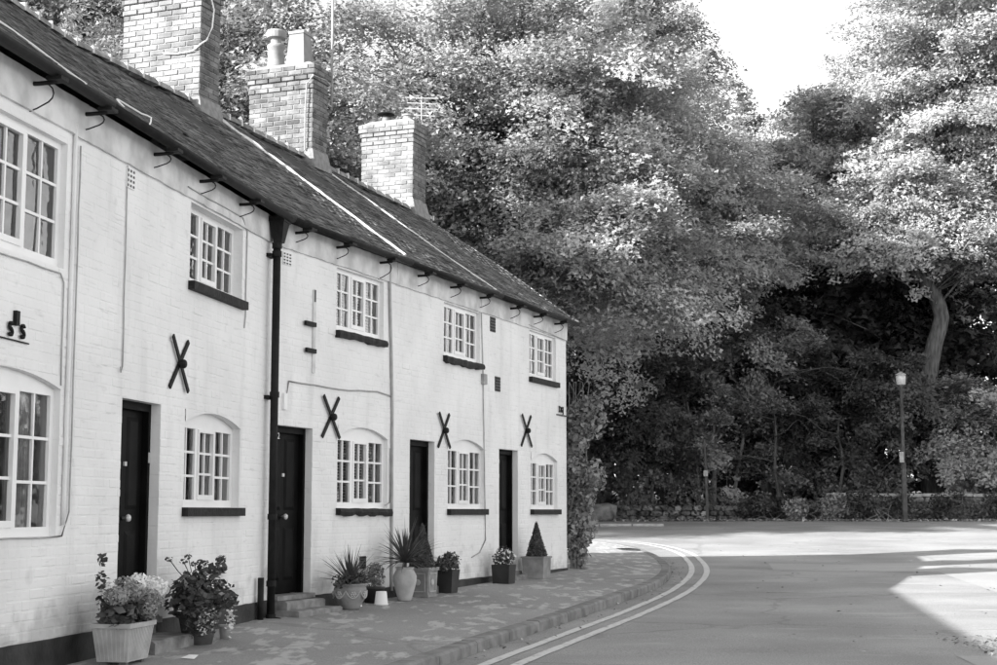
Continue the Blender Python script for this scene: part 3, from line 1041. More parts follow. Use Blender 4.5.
def house_shell(parent, Wd, gable=False):
    """floor, rear and party walls that close the rooms"""
    mb = MB()
    mb.box(0.01, Wd - .01, 5.0, 5.2, -.1, 4.45)
    mb.box(.005, .03, .27, 5.0, -.1, 4.45); mb.box(Wd - .03, Wd - .005, .27, 5.0, -.1, 4.45)
    mb.box(.03, Wd - .03, .27, 5.0, 2.55, 2.65); mb.box(.03, Wd - .03, .27, 5.0, 4.38, 4.44); mb.box(.03, Wd - .03, .27, 5.0, .1, .16)
    mb.build('interior', M['room'], parent)
    if gable:
        g = MB()
        g.add([(Wd, 0.0, -.1), (Wd, 5.2, -.1), (Wd, 5.2, 4.45), (Wd, RIDGE_D, 6.42), (Wd, 0.0, 4.48), (Wd - .2, 0.27, -.1), (Wd - .2, 5.0, -.1), (Wd - .2, 5.0, 4.45), (Wd - .2, RIDGE_D, 6.42), (Wd - .2, .27, 4.48)],
              [(0, 1, 2, 3, 4), (9, 8, 7, 6, 5), (0, 4, 9, 5), (1, 6, 7, 2), (2, 7, 8, 3), (3, 8, 9, 4)])
        g.build('gable_wall', M['lime'], parent)

def cottage(label, seg, s0, s1, ops_w, ops_d, seed):
    ang = R(90) - (TA if seg == 'A' else TB)
    p = seg_pt(seg, s0, 0)
    t = thing('cottage', label, 'cottage', p, ang, 'terrace of white cottages')
    Wd = s1 - s0
    W_ = [[o[0] - s0, o[1] - s0, snap(o[2]), snap(o[3])] + list(o[4:]) for o in ops_w]
    D_ = [[o[0] - s0, o[1] - s0, o[2], snap(o[3])] + list(o[4:]) for o in ops_d]
    wall_with_openings(t, Wd, [o[:4] for o in W_] + [[o[0], o[1], -.2, o[3]] for o in D_], seed)
    for k, o in enumerate(W_):
        window(t, o[0], o[1], o[2], o[3], seed=seed * 10 + k, **o[4])
    for k, o in enumerate(D_):
        door(t, o[0], o[1], o[2], o[3], seed=seed * 10 + k, **o[4])
    plinth(t, Wd, [(o[0], o[1]) for o in D_])
    eaves_band(t, Wd, seed)
    house_shell(t, Wd, gable=(s1 > 9.9))
    return t

S0, S1 = -12.2, -4.72  # left end lengthened out of view, added so its roof shades the road
c0 = cottage('white brick cottage cut off by the left edge, small iron letters between its windows', 'A', S0, S1,
    [(-6.66, -4.98, 3.16, 4.14, dict(recess=.05, sill=False)), (-6.62, -4.96, 1.16, 2.30, dict(arch=.10, recess=.05, sill=False, curtain=.2))],
    [(-8.3, -7.45, .38, 2.25, {})], 1)
c1 = cottage('white brick cottage left of the tall black downpipe, hydrangeas by its door', 'A', S1, 0.0,
    [(-2.43, -.99, 3.45, 4.20, dict(recess=.10)), (-2.45, -.96, 1.34, 2.26, dict(arch=.11, recess=.08, curtain=.22))],
    [(-3.84, -3.02, .40, 2.25, dict(plate=True))], 2)
c2 = cottage('white brick cottage just right of the black downpipe, with window blinds and two doorsteps', 'B', 0.0, 3.12,
    [(1.50, 2.78, 3.45, 4.20, dict(recess=.05, rough_sill=True, blind=True)), (1.57, 2.93, 1.32, 2.31, dict(arch=.12, recess=.05, rough_sill=True, blind=True))],
    [(.12, .95, .40, 2.26, dict(number='12'))], 3)
c3 = cottage('white brick cottage behind the tall clay jar and the square black flower pot', 'B', 3.12, 6.34,
    [(4.70, 6.02, 3.45, 4.20, dict(recess=.05, rough_sill=True)), (4.86, 6.20, 1.34, 2.30, dict(arch=.12, recess=.05, curtain=.25))],
    [(3.60, 4.40, .40, 2.28, dict(furniture=False))], 4)
c4 = cottage('last white brick cottage of the row, its corner against dark shrubs', 'B', 6.34, 9.94,
    [(8.13, 9.42, 3.43, 4.18, dict(recess=.05)), (8.18, 9.46, 1.34, 2.28, dict(arch=.12, recess=.05, curtain=.3))],
    [(6.80, 7.60, .40, 2.27, dict(furniture=False))], 5)

r0, P0 = roof(c0, 'A', S0, S1, seed=1)
r1, P1 = roof(c1, 'A', S1, 0.0, mitre1=True, seed=2)
r2, P2 = roof(c2, 'B', 0.0, 3.12, mitre0=True, seed=3)
r3, P3 = roof(c3, 'B', 3.12, 6.34, seed=4)
r4, P4 = roof(c4, 'B', 6.34, 9.94, verge1=True, seed=5)

# gutters, hooks
gutter(c0, 'A', S0, S1, [-8.0, -6.7, -5.62, -4.76])
gutter(c1, 'A', S1, 0.0, [-3.4, -2.3, -1.2], mitre1=True)
gutter(c2, 'B', 0.0, 3.12, [.42, 1.42, 2.6], mitre0=True)
gutter(c3, 'B', 3.12, 6.34, [3.75, 4.85, 5.95])
gutter(c4, 'B', 6.34, 9.94, [7.2, 8.25, 9.25])

# party line fillets of pale mortar across the tiles
def fillet(parent, P, s, r=.028, wob=.02, seed=0, d0=EAVE_D - .02, d1=RIDGE_D - .12, s_end=None):
    rg = random.Random(seed); mb = MB(); n = 22; pts = []
    for i in range(n + 1):
        t = i / n; dep = d0 + (d1 - d0) * t
        ss = s + ((s_end - s) * t if s_end is not None else 0) + rg.uniform(-wob, wob)
        pts.append(P(ss, max(dep, EAVE_D), .035))
    mb.tube(pts, [r * rg.uniform(.6, 1.2) for _ in pts], 6)
    return mb.build('mortar_fillet', M['fillet'], parent)
fillet(c2, P2, 3.08, .033, .015, 1, s_end=2.72)
fillet(c3, P3, 6.26, .017, .02, 2, s_end=5.8)

# chimneys
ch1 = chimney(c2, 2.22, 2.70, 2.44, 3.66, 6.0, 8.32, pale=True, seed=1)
ch2 = chimney(c3, 5.28 - 3.12, 5.74 - 3.12, 2.42, 3.52, 6.0, 8.02, seed=2)
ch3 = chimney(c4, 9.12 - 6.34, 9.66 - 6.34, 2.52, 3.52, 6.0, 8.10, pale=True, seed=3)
# flashing of pale mortar at the stack feet
for ch, p, x0, x1, d0 in ((ch1, c2, 2.22, 2.70, 2.44), (ch2, c3, 2.16, 2.62, 2.42), (ch3, c4, 2.78, 3.32, 2.52)):
    MB().taper((x0 + x1) / 2, d0 + .05, 6.42, 6.72, (x1 - x0) / 2 + .05, .13, (x1 - x0) / 2 + .015, .065).build('mortar_skirt', M['mortar'], ch)
# chimney pots on the middle stack
x = 2.39
pot = MB().lathe([(.15, 0), (.135, .05), (.12, .32), (.14, .34), (.14, .38), (.12, .40)], n=18).build('chimney_pot', M['pot_clay'], ch2, True); pot.location = (x, 3.2, 8.08)
MB().lathe([(.09, 0), (.085, .10), (.15, .11), (.16, .20), (.14, .23)], (x, 3.2, 8.47), 18).build('cowl', M['pot_clay'], ch2)
MB().tube([(x - .02, 3.2, 8.50), (x - .02, 3.48, 8.49)], .012, 5).build('cowl_arm', M['iron'], ch2)
sq = MB().taper(x, 2.78, 8.06, 8.58, .16, .16, .12, .12); sq.taper(x, 2.78, 8.575, 8.62, .135, .135, .135, .135); sq.build('chimney_pot', M['pot_clay'], ch2)
# aerial mast on the same stack
mm = MB().tube([(2.72, 2.40, 7.45), (2.72, 2.40, 9.9)], .02, 8).build('aerial_mast', M['pipe_grey'], ch2, True)
MB().tube([(2.72, 2.40, 7.5), (2.55, 2.385, 7.5)], .014, 5).build('mast_bracket', M['pipe_grey'], ch2)
MB().tube([(2.72, 2.40, 7.82), (2.5, 2.385, 7.86), (2.12, 2.40, 7.84), (2.11, 2.5, 7.72), (2.115, 2.52, 7.3), (2.12, 2.52, 6.7)], .012, 5).build('mast_cable', M['pipe_grey'], ch2)
# small pots and an aerial on the last stack
MB().lathe([(.10, 0), (.09, .12), (.11, .13), (.11, .16)], (3.05, 2.75, 8.14), 14).build('chimney_pot', M['pot_clay'], ch3)
MB().lathe([(.07, 0), (.065, .16), (.08, .17)], (3.05, 3.18, 8.12), 14).build('chimney_pot', M['pot_clay'], ch3)
MB().lathe([(.05, .0), (.05, .06), (.16, .065), (.10, .10), (.01, .12)], (3.05, 3.18, 8.28), 14).build('cowl', M['iron'], ch3)
ya = MB().tube([(3.2, 2.55, 8.05), (3.2, 2.55, 8.66)], .012, 6); 
for k, (z, l) in enumerate(((8.62, .3), (8.52, .26), (8.42, .30), (8.30, .24))):
    ya.tube([(3.2 - l * .2, 2.55 + l, z + .03), (3.2 + l * .2, 2.55 - l, z - .02)], .011, 5)
ya.tube([(3.05, 2.58, 8.58), (3.35, 2.5, 8.60)], .008, 5)
ya.build('yagi_aerial', M['pipe_grey'], ch3)
# cable loop on the first stack's street side
cb = MB().tube([(2.3, 2.425, 8.2), (2.34, 2.38, 8.12), (2.42, 2.37, 7.95), (2.40, 2.38, 7.7), (2.30, 2.40, 7.5), (2.2, 2.43, 7.42), (2.195, 2.55, 7.34), (2.195, 2.8, 7.33), (2.195, 3.0, 7.36)], .011, 5)
cb.build('loose_cable', M['cablew'], ch1)
# pale cable lying on the tiles of the left roof
pts = [P0(s, dep, .04) for s, dep in ((-8.4, .62), (-7.2, .5), (-6.4, .36), (-5.6, .16), (-5.0, .04), (-4.8, -.05))]
MB().tube(smooth_line(pts, .2), .009, 5).build('roof_cable', M['cablew'], c0)
lp = [(4.72 - 4.2 + .0, -.1, 4.62), (.55, -.02, 4.70), (.72, -.03, 4.70), (.80, -.13, 4.64), (.80, -.22, 4.60), (.74, -.23, 4.52)]
MB().tube(smooth_line(lp, .05), .007, 5).build('roof_cable', M['cablew'], c1)

# iron ties
tie(c1, -2.66 - S1, 2.64, .235, .205, 1, .03)
tie(c2, 1.36, 2.40, .24, .205, 2)
tie(c3, 4.68 - 3.12, 2.41, .235, .19, 3)
tie(c4, 7.94 - 6.34, 2.57, .245, .22, 4)
# iron letters on the first cottage
def s_letter(cx, cz, h, flip=False):
    pts = []
    for i in range(15):
        t = i / 14 * math.pi * 1.5
        pts.append((cx + (h * .21) * math.cos(t + .25) , -.02, cz + h * .25 + h * .22 * math.sin(t + .25)))
    for i in range(1, 15):
        t = math.pi * .5 - i / 14 * math.pi * 1.4
        pts.append((cx + (h * .21) * math.cos(t), -.02, cz - h * .22 + h * .22 * math.sin(t)))
    return pts
lx = -5.71 - S0
tl = MB().box(lx - .025, lx + .025, -.03, -.0, 2.62, 2.725).build('iron_letter', M['iron'], c0)
for dx in (-.085, .09):
    MB().tube(s_letter(lx + dx, 2.585, .095), .014, 6).build('iron_letter', M['iron'], c0)
cable(c0, [(lx - .5, -.012, 2.515), (lx + .2, -.012, 2.51)], .006, 'iron', seed=3)
# letters at the far corner
wl = link('wall_letters', text_mesh('D&J', .15, .006, M['iron'], 'wall_letters'), c4); wl.location = (9.50 - 6.34, -.02, 2.96); wl.rotation_euler = (R(90), 0, 0)
MB().box(9.42 - 6.34, 9.9 - 6.34, -.02, .0, 2.905, 2.925).build('letter_rail', M['drain'], c4)
# flat bar with two dark brackets
MB().box(.90, .96, -.018, -.0, 2.88, 3.84).build('flat_bar', M['band'], c2)
MB().box(.915, .95, -.022, -.0185, 3.70, 3.84).build('bar_tip', M['drain'], c2)
MB().box(.68, .92, -.05, -.019, 3.405, 3.455).build('bar_bracket', M['iron'], c2)
MB().box(.71, .93, -.05, -.019, 3.10, 3.15).build('bar_bracket', M['iron'], c2)
# vents
airbrick(c1, -3.93 + .02 - S1, 4.02, .17, .17)
airbrick(c2, .19, 4.03, .19, .14)
airbrick(c2, 1.55 + .62, .62, .16, .15, dark=True)
airbrick(c4, 6.42 - 6.34, 3.98, .2, .22, dark=True)
airbrick(c4, 6.62 - 6.34, 3.10, .2, .22, dark=True)
# cables and thin pipes on the walls
cable(c0, [(-5.03 - S0 + .14, -.02, 4.3), (-5.0 - S0 + .12, -.02, 1.2)], .018, 'lime', 'pipe', 1, .004)
cable(c0, [(-5.0 - S0 + .2, -.02, 4.15), (-4.95 - S0 + .16, -.02, 1.30), (-5.0 - S0 + .1, -.02, 1.12), (-6.7 - S0, -.02, 1.10)], .007, 'cable', seed=2)
cable(c0, [(-6.6 - S0, -.012, 3.10), (-5.05 - S0, -.012, 3.10), (-4.99 - S0, -.012, 3.04), (-4.98 - S0, -.012, 2.25)], .006, 'cable', seed=4)
cable(c1, [(-3.9 - S1, -.012, 4.2), (-3.88 - S1, -.012, 2.50), (-3.93 - S1, -.02, 2.45), (-3.96 - S1, -.03, 2.49)], .006, 'cable', seed=5)
cable(c1, [(-.90 - S1, -.012, 4.3), (-.90 - S1, -.012, 3.30), (-.93 - S1, -.012, 3.18)], .007, 'cable', seed=6)
cable(c1, [(-2.6 - S1, -.035, 4.30), (-1.1 - S1, -.035, 4.30), (-.95 - S1, -.02, 4.2)], .006, 'cable', seed=7)
cable(c2, [(2.90, -.02, 4.42), (3.02, -.02, 2.6), (3.04, -.02, .32)], .020, 'cable', 'pipe', 8, .004)
cable(c2, [(.30, -.012, 2.50), (.36, -.012, 2.74), (1.6, -.012, 2.74), (2.6, -.012, 2.79), (3.0, -.012, 2.76)], .009, 'cable', seed=9)
cable(c2, [(2.98, -.012, 2.1), (2.98, -.012, 1.42), (2.84, -.012, 1.38)], .006, 'cable', seed=10)
MB().box(.24, .31, -.03, .0, 2.42, 2.60).build('junction_box', M['paint'], c2)
cable(c3, [(6.0 - 3.12, -.03, 4.40), (6.06 - 3.12, -.014, 4.1), (6.12 - 3.12, -.014, 3.3), (6.18 - 3.12, -.014, 2.0), (6.22 - 3.12, -.014, .9), (6.0 - 3.12, -.014, .72), (5.7 - 3.12, -.014, .66)], .008, 'cable', seed=11)
MB().box(6.07 - 3.12, 6.20 - 3.12, -.05, .0, 3.16, 3.31).build('junction_box', M['pipe_grey'], c3)
cable(c4, [(8.0 - 6.34, -.034, 4.26), (9.9 - 6.34, -.034, 4.2)], .006, 'cable', seed=12)

# downpipe with hopper head
px_ = -.17 - S1
dp = MB().tube([(px_, -.095, 4.32), (px_, -.095, .12)], .043, 12).build('downpipe', M['iron'], c1, True)
hp = MB().taper(px_, -.115, 4.20, 4.42, .048, .048, .10, .085); hp.taper(px_, -.115, 4.42, 4.48, .115, .095, .115, .095)
hp.tube([(px_, -.095, 4.20), (px_, -.095, 4.14)], .056, 10); hp.tube([(px_, -.115, 4.46), (px_ + .05, -.19, 4.47)], .05, 8); hp.build('hopper_head', M['iron'], dp)
for z in (4.08, 2.55, 1.25, .55, .2):
    MB().tube([(px_, -.095, z - .03), (px_, -.095, z + .03)], .053, 12).build('pipe_collar', M['iron'], dp)
for z in (4.06, 2.52): MB().box(px_ - .08, px_ + .08, -.055, .0, z - .02, z + .02).build('pipe_bracket', M['iron'], dp)
MB().tube([(px_, -.095, .25), (px_, -.12, .17), (px_, -.2, .15)], .045, 10).build('pipe_shoe', M['iron'], dp)
MB().tube([(-.40 - S1, -.06, .1), (-.40 - S1, -.06, .62)], .034, 10).build('stub_pipe', M['iron'], c1, True)

# doorsteps
def step(parent, x0, x1, y0, z0, z1, seed=0):
    rg = random.Random(seed); mb = MB(); n = 8
    for i in range(n + 1):
        x = x0 + (x1 - x0) * i / n; j = rg.uniform(-.012, .012)
        mb.v += [(x, y0 + j, z0), (x, y0 + j - .006, z1 - .02 + rg.uniform(-.006, .006)), (x, y0 + j + .018, z1 + rg.uniform(-.004, .004)), (x, -.022, z1), (x, -.022, z0)]
    for i in range(n):
        for k in range(5): mb.f.append((i * 5 + k, (i + 1) * 5 + k, (i + 1) * 5 + (k + 1) % 5, i * 5 + (k + 1) % 5))
    mb.f.append((4, 3, 2, 1, 0)); mb.f.append(tuple(n * 5 + k for k in range(5)))
    return mb.build('doorstep', M['stone'], parent)
step(c2, .10, .97, -.17, .0, .345, 1); step(c2, .06, 1.03, -.36, .0, .255, 2)
step(c1, -3.9 - S1, -3.0 - S1, -.36, .0, .26, 3)
step(c3, 3.56 - 3.12, 4.44 - 3.12, -.2, .0, .345, 4)
step(c4, 6.76 - 6.34, 7.64 - 6.34, -.2, .0, .36, 5)
#PART2
# ------------------------------------------------------------------ pots and plants on the pavement
from mathutils.bvhtree import BVHTree
_pv = [Vector(v.co) for v in pavement.data.vertices]
_bvh = BVHTree.FromPolygons(_pv, [tuple(p.vertices) for p in pavement.data.polygons])
def pave_z(x, y):
    h = _bvh.ray_cast(Vector((x, y, 5)), Vector((0, 0, -1)))
    return h[0].z if h[0] else 0.2
def spot(seg, s, out):
    p = seg_pt(seg, s, -out)
    return Vector((p.x, p.y, pave_z(p.x, p.y)))
ANG = {'A': R(90) - TA, 'B': R(90) - TB}

def bush_leaves(lobes, n, size, rng, up=0.4, jit=0.8, fill=0.35):
    """leaves through a set of ellipsoid lobes (cx,cy,cz,rx,ry,rz)"""
    L = np.array(lobes, float)
    area = (L[:, 3] * L[:, 4] + L[:, 3] * L[:, 5] + L[:, 4] * L[:, 5])
    idx = rng.choice(len(L), n, p=area / area.sum())
    d = rng.normal(0, 1, (n, 3)); d /= np.linalg.norm(d, axis=1, keepdims=True)
    r = 1 - np.abs(rng.normal(0, fill, n)); r = np.clip(r, 0.05, 1.0)
    P = L[idx, :3] + d * r[:, None] * L[idx, 3:6]
    N = d + np.array([0, 0, up])
    return leaf_quads(P, N, size, rng, jit=jit)

def foliage(parent, lobes, n, size, material='leaf_pot', seed=0, name='foliage', up=.4):
    rng = np.random.default_rng(seed)
    v = bush_leaves(lobes, n, size, rng, up)
    v[:, 2] = np.maximum(v[:, 2], 0.004)
    return link(name, quad_mesh(name, v, M[material], rng.uniform(0, 1, n)), parent)

def blossom(parent, c, r, n, size, material, seed, name='flower_head'):
    rng = np.random.default_rng(seed)
    v = bush_leaves([(0, 0, 0, r, r, r * .8)], n, size, rng, .1, .35, .12)
    o = link(name, quad_mesh(name, v, M[material], rng.uniform(0, 1, n)), parent)
    o.location = c
    return o

def blades(parent, base, n, length, width, seed, spread=1.25, droop=.35):
    rg = random.Random(seed)
    for k in range(n):
        az = k * 2.39996 + rg.uniform(-.3, .3)
        tilt = spread * ((k + .5) / n) ** .8 + rg.uniform(-.08, .08)
        L = length * rg.uniform(.75, 1.1)
        w = width * rg.uniform(.8, 1.1)
        mb = MB(); m = 6
        pos = Vector((0, 0, 0)); t = tilt
        side = Vector((-math.sin(az), math.cos(az), 0))
        for i in range(m + 1):
            u = i / m
            ww = w * (math.sin(math.pi * min(1, .18 + u * .82)) ** .7) * (1 - u * .55) if i < m else .0015
            dirv = Vector((math.cos(az) * math.sin(t), math.sin(az) * math.sin(t), math.cos(t)))
            nrm = dirv.cross(side)
            mb.v += [tuple(pos - side * ww / 2 + nrm * ww * .18), tuple(pos), tuple(pos + side * ww / 2 + nrm * ww * .18)]
            pos = pos + dirv * L / m; t += droop * rg.uniform(.5, 1.3) * (tilt / 1.2) / m * 2
        for i in range(m):
            a = 3 * i; mb.f += [(a, a + 1, a + 4, a + 3), (a + 1, a + 2, a + 5, a + 4)]
        o = mb.build('blade_leaf', M['blade'], parent, True)
        o.location = base

def topiary(parent, z0, h, r, n, size, seed):
    rng = np.random.default_rng(seed)
    core = MB().lathe([(r * .8, z0), (r * .78, z0 + .06), (.02, z0 + h * .93)], n=14).build('topiary_core', M['soil'], parent)
    u = 1 - np.sqrt(rng.uniform(0, 1, n)); a = rng.uniform(0, 2 * np.pi, n)
    rr = r * (1 - u) * (1 + .05 * np.sin(5 * a + 9 * u)) * rng.uniform(.86, 1.04, n)
    P = np.stack([rr * np.cos(a), rr * np.sin(a), z0 + u * h], 1)
    N = np.stack([np.cos(a), np.sin(a), np.full(n, .5)], 1)
    v = leaf_quads(P, N, size, rng, jit=.7)
    link('foliage', quad_mesh('foliage', v, M['leaf_pot'], rng.uniform(0, 1, n)), parent)

# fluted trough with hydrangeas
t = thing('planter_trough', 'fluted clay trough of grey hydrangeas at the lower left corner', 'planter', spot('A', -4.50, .36), ANG['A'], 'pots along the cottages')
t.scale = (.94, .94, .86)
tb = MB().taper(0, 0, .03, .33, .205, .13, .25, .16).build('trough', M['terra_pale'], t)
rim = MB(); rim.box(-.265, .265, -.175, -.145, .325, .365); rim.box(-.265, .265, .145, .175, .325, .365); rim.box(-.265, -.235, -.144, .144, .326, .364); rim.box(.235, .265, -.144, .144, .326, .364)
rim.build('rim', M['terra_pale'], tb)
for i in range(15):
    u = -1 + 2 * (i + .5) / 15
    MB().tube([(u * .195, -.128, .045), (u * .238, -.160, .32)], .0095, 6).build('flute', M['terra_pale'], tb)
for i in range(7):
    u = -1 + 2 * (i + .5) / 7
    MB().tube([(-.203, u * .115, .045), (-.252, u * .145, .32)], .0095, 6).build('flute', M['terra_pale'], tb)
for sx in (-1, 1):
    for sy in (-1, 1): MB().box(sx * .16 - .03, sx * .16 + .03, sy * .08 - .03, sy * .08 + .03, 0, .035).build('foot', M['terra_dark'], tb)
MB().box(-.235, .235, -.14, .14, .31, .335).build('soil', M['soil'], t)
foliage(t, [(-.1, 0, .45, .26, .17, .17), (.15, -.02, .44, .24, .18, .16), (.3, 0, .4, .16, .15, .16)], 520, .085, seed=1)
for k, (c, r, m_) in enumerate([((-.24, -.07, .58), .105, 'petal'), ((-.05, -.09, .60), .11, 'petal'), ((.06, .02, .65), .10, 'petal'), ((.18, -.13, .54), .105, 'petal'),
                                ((.10, -.17, .43), .09, 'petal'), ((.30, -.11, .48), .10, 'petal'), ((-.05, .10, .63), .07, 'petalw'), ((.36, .05, .66), .11, 'petalw'), ((.47, -.04, .62), .12, 'petalw'), ((.56, .03, .55), .09, 'petalw')]):
    blossom(t, (c[0] * 1.15 - .03, c[1], c[2] + .03), r, 260, .036, m_, 50 + k)
foliage(t, [(-.29, .05, .55, .05, .05, .12), (-.31, .06, .75, .06, .05, .1), (-.29, .06, .92, .05, .05, .05)], 70, .06, seed=3, name='climbing_sprig')

# dark leafy bush with trailing flowers
t = thing('potted_shrub', 'dark leafy geranium in a dull pot between the trough and the black pipe', 'potted plant', spot('A', -2.93, .36), ANG['A'], 'pots along the cottages')
t.scale = (1.12, 1.1, .87)
MB().lathe([(.11, 0), (.155, .26), (.175, .265), (.18, .31), (.16, .315), (.15, .28)], n=22).build('pot', M['terra_dark'], t, True)
foliage(t, [(-.02, 0, .50, .27, .24, .20), (.18, -.05, .46, .20, .2, .17), (-.2, 0, .42, .18, .2, .16), (.0, 0, .68, .13, .13, .12), (.36, -.06, .40, .2, .12, .08), (.1, -.1, .74, .1, .1, .06), (-.3, .0, .58, .12, .12, .1)], 900, .075, seed=5)
foliage(t, [(-.30, -.13, .28, .18, .14, .2)], 260, .05, seed=6, name='trailing_stems')
foliage(t, [(-.25, -.17, .25, .15, .05, .14)], 70, .042, 'petalw', seed=7, name='trailing_flowers')
foliage(t, [(.40, -.12, .20, .06, .05, .2)], 50, .042, 'petalw', seed=8, name='trailing_flowers')
foliage(t, [(0, -.05, .52, .28, .25, .22)], 40, .05, 'petal', seed=17, name='pale_flowers')
for k in range(9):
    a = k * 2.4; rr = .12 + .02 * k
    MB().tube([(0, 0, .5), (rr * .7 * math.cos(a), rr * .7 * math.sin(a), .72), (rr * math.cos(a), rr * math.sin(a), .80 + .02 * (k % 4))], .004, 4).build('flower_stem', M['blade'], t)
    blossom(t, (rr * math.cos(a), rr * math.sin(a), .80 + .02 * (k % 4)), .03, 22, .03, 'leaf_pot', 80 + k)
t = thing('small_pot', 'little pale pot standing at the foot of the dark geranium', 'pot', spot('A', -2.42, .42), 0, 'pots along the cottages')
MB().lathe([(.045, 0), (.055, .10), (.062, .102), (.062, .125), (.052, .126)], n=18).build('pot', M['terra_pale'], t, True)

# decorated urn with a spiky plant
t = thing('potted_yucca', 'spiky plant in a round pot with moulded rosettes by the doorsteps', 'potted plant', spot('B', 1.27, .34), ANG['B'], 'pots along the cottages')
up = MB().lathe([(.10, 0), (.115, .02), (.12, .04), (.165, .11), (.19, .19), (.185, .24), (.175, .255), (.195, .27), (.20, .29), (.18, .295), (.165, .27)], n=28).build('pot', M['terra'], t, True)
for k in range(7):
    a = k * 2 * math.pi / 7 + .2
    ro_ = MB()
    for q in range(6):
        b = q * math.pi / 3
        ro_.lathe([(.016, 0), (.014, .012), (.004, .017)], (.024 * math.cos(b), .024 * math.sin(b), 0), 8)
    ro_.lathe([(.016, 0), (.014, .018), (.003, .022)], n=8)
    r_ = ro_.build('rosette', M['terra_pale'], up, True); r_.location = (.183 * math.cos(a), .183 * math.sin(a), .175)
    r_.rotation_euler = Vector((math.cos(a), math.sin(a), -.15)).to_track_quat('Z', 'Y').to_euler()
    sw = [(.19 * math.cos(a + .45 * (j / 8 - .5) * 2), .19 * math.sin(a + .45 * (j / 8 - .5) * 2), .215 - .085 * (1 - (j / 4 - 1) ** 2)) for j in range(9)]
    MB().tube(sw, .008, 5).build('swag', M['terra_pale'], up)
foliage(t, [(-.13, 0, .33, .16, .16, .09), (.13, 0, .33, .16, .15, .09)], 420, .045, seed=9)
blades(t, (0, 0, .27), 64, .46, .036, 4, 1.3, .25)
t = thing('upturned_pot', 'small white plastic pot turned upside down beside the moulded pot', 'pot', spot('B', 2.00, .38), 0, 'pots along the cottages')
MB().lathe([(.085, 0), (.088, .015), (.08, .017), (.064, .155), (.058, .16)], n=22).build('pot', M['plastic_white'], t, True)
t = thing('upturned_pot', 'white scrap of pot half hidden behind the moulded pot', 'pot', spot('B', 1.62, .24), 0, 'pots along the cottages')
MB().lathe([(.07, 0), (.072, .012), (.066, .014), (.055, .12), (.05, .124)], n=18).build('pot', M['plastic_white'], t, True)
t = thing('potted_shrub', 'soft feathery plant in a dark tub against the wall behind the white pot', 'potted plant', spot('B', 2.22, .17), ANG['B'], 'pots along the cottages')
MB().lathe([(.10, 0), (.13, .16), (.14, .165), (.14, .19), (.12, .19)], n=20).build('pot', M['plastic_dark'], t, True)
foliage(t, [(0, 0, .30, .17, .13, .13), (.05, 0, .40, .12, .10, .08)], 500, .04, 'leaf_a', 12)

# tall clay jar with cordyline
t = thing('potted_cordyline', 'tall clay jar holding a big spiky cordyline under the wall cable', 'potted plant', spot('B', 2.70, .36), ANG['B'], 'pots along the cottages')
MB().lathe([(.075, 0), (.085, .02), (.115, .12), (.145, .24), (.145, .30), (.12, .355), (.10, .375), (.105, .39), (.12, .405), (.105, .41), (.09, .38)], n=28).build('jar', M['terra_pale'], t, True)
MB().tube([(0, 0, .36), (0, 0, .52)], .025, 8).build('stem', M['blade'], t)
blades(t, (0, 0, .46), 84, .55, .036, 8, 1.55, .35)

# ornamented square planter with a clipped cone
t = thing('potted_topiary', 'clipped cone bush in a panelled clay planter behind the tall jar', 'potted plant', spot('B', 3.42, .27), ANG['B'], 'pots along the cottages')
pb = MB().taper(0, 0, .03, .33, .135, .135, .15, .15); pb.taper(0, 0, 0, .03, .15, .15, .15, .15); pb.taper(0, 0, .33, .37, .165, .165, .165, .165)
pl = pb.build('planter', M['terra'], t)
for rz in (0, 90, 180, 270):
    f_ = MB()
    f_.box(-.105, .105, -.150, -.138, .065, .075); f_.box(-.105, .105, -.157, -.144, .29, .30); f_.box(-.105, -.095, -.153, -.140, .076, .289); f_.box(.095, .105, -.153, -.140, .076, .289)
    f_.lathe([(.04, 0), (.04, .005), (.03, .012)], (0, 0, 0), 12)
    q = MB(); m4 = Matrix.Rotation(R(rz), 4, 'Z')
    med = Matrix.Translation((0, -.142, .185)) @ Matrix.Rotation(R(90), 4, 'X')
    nv = 4 * 8
    vs = [(Vector(v) if i < nv else med @ Vector(v)) for i, v in enumerate(f_.v)]
    q.add([m4 @ v for v in vs], f_.f); q.build('relief_panel', M['terra_pale'], pl)
topiary(t, .36, .58, .17, 1500, .035, 20)

# square black pot, dark bushy plant
t = thing('potted_shrub', 'bushy plant in a square black pot right of the panelled planter', 'potted plant', spot('B', 4.22, .27), ANG['B'], 'pots along the cottages')
MB().taper(0, 0, 0, .30, .105, .105, .13, .13).build('pot', M['plastic_dark'], t)
foliage(t, [(0, 0, .38, .19, .17, .12), (.1, 0, .44, .12, .12, .1), (-.12, 0, .36, .12, .12, .1)], 480, .055, seed=13)
foliage(t, [(0, -.02, .41, .2, .18, .13)], 45, .035, 'petal', seed=14, name='flowers')
# flowers by the last door
t = thing('potted_flowers', 'pale flowers in a square dark pot beside the last doorway', 'potted plant', spot('B', 6.32, .26), ANG['B'], 'pots along the cottages')
MB().taper(0, 0, 0, .27, .125, .125, .14, .14).build('pot', M['plastic_dark'], t)
foliage(t, [(0, 0, .35, .19, .17, .12), (0, 0, .42, .13, .12, .12)], 420, .05, seed=15)
foliage(t, [(0, -.02, .36, .2, .19, .14), (-.03, 0, .44, .12, .12, .1)], 150, .04, 'petalw', seed=16, name='flowers')
# last planter and cone
t = thing('potted_topiary', 'pointed cone bush in a square planter near the terrace corner', 'potted plant', spot('B', 7.66, .28), ANG['B'], 'pots along the cottages')
pb = MB().taper(0, 0, 0, .31, .165, .165, .175, .175); pb.taper(0, 0, .31, .335, .19, .19, .19, .19); pb.build('planter', M['terra'], t)
topiary(t, .32, .56, .165, 1500, .035, 22)
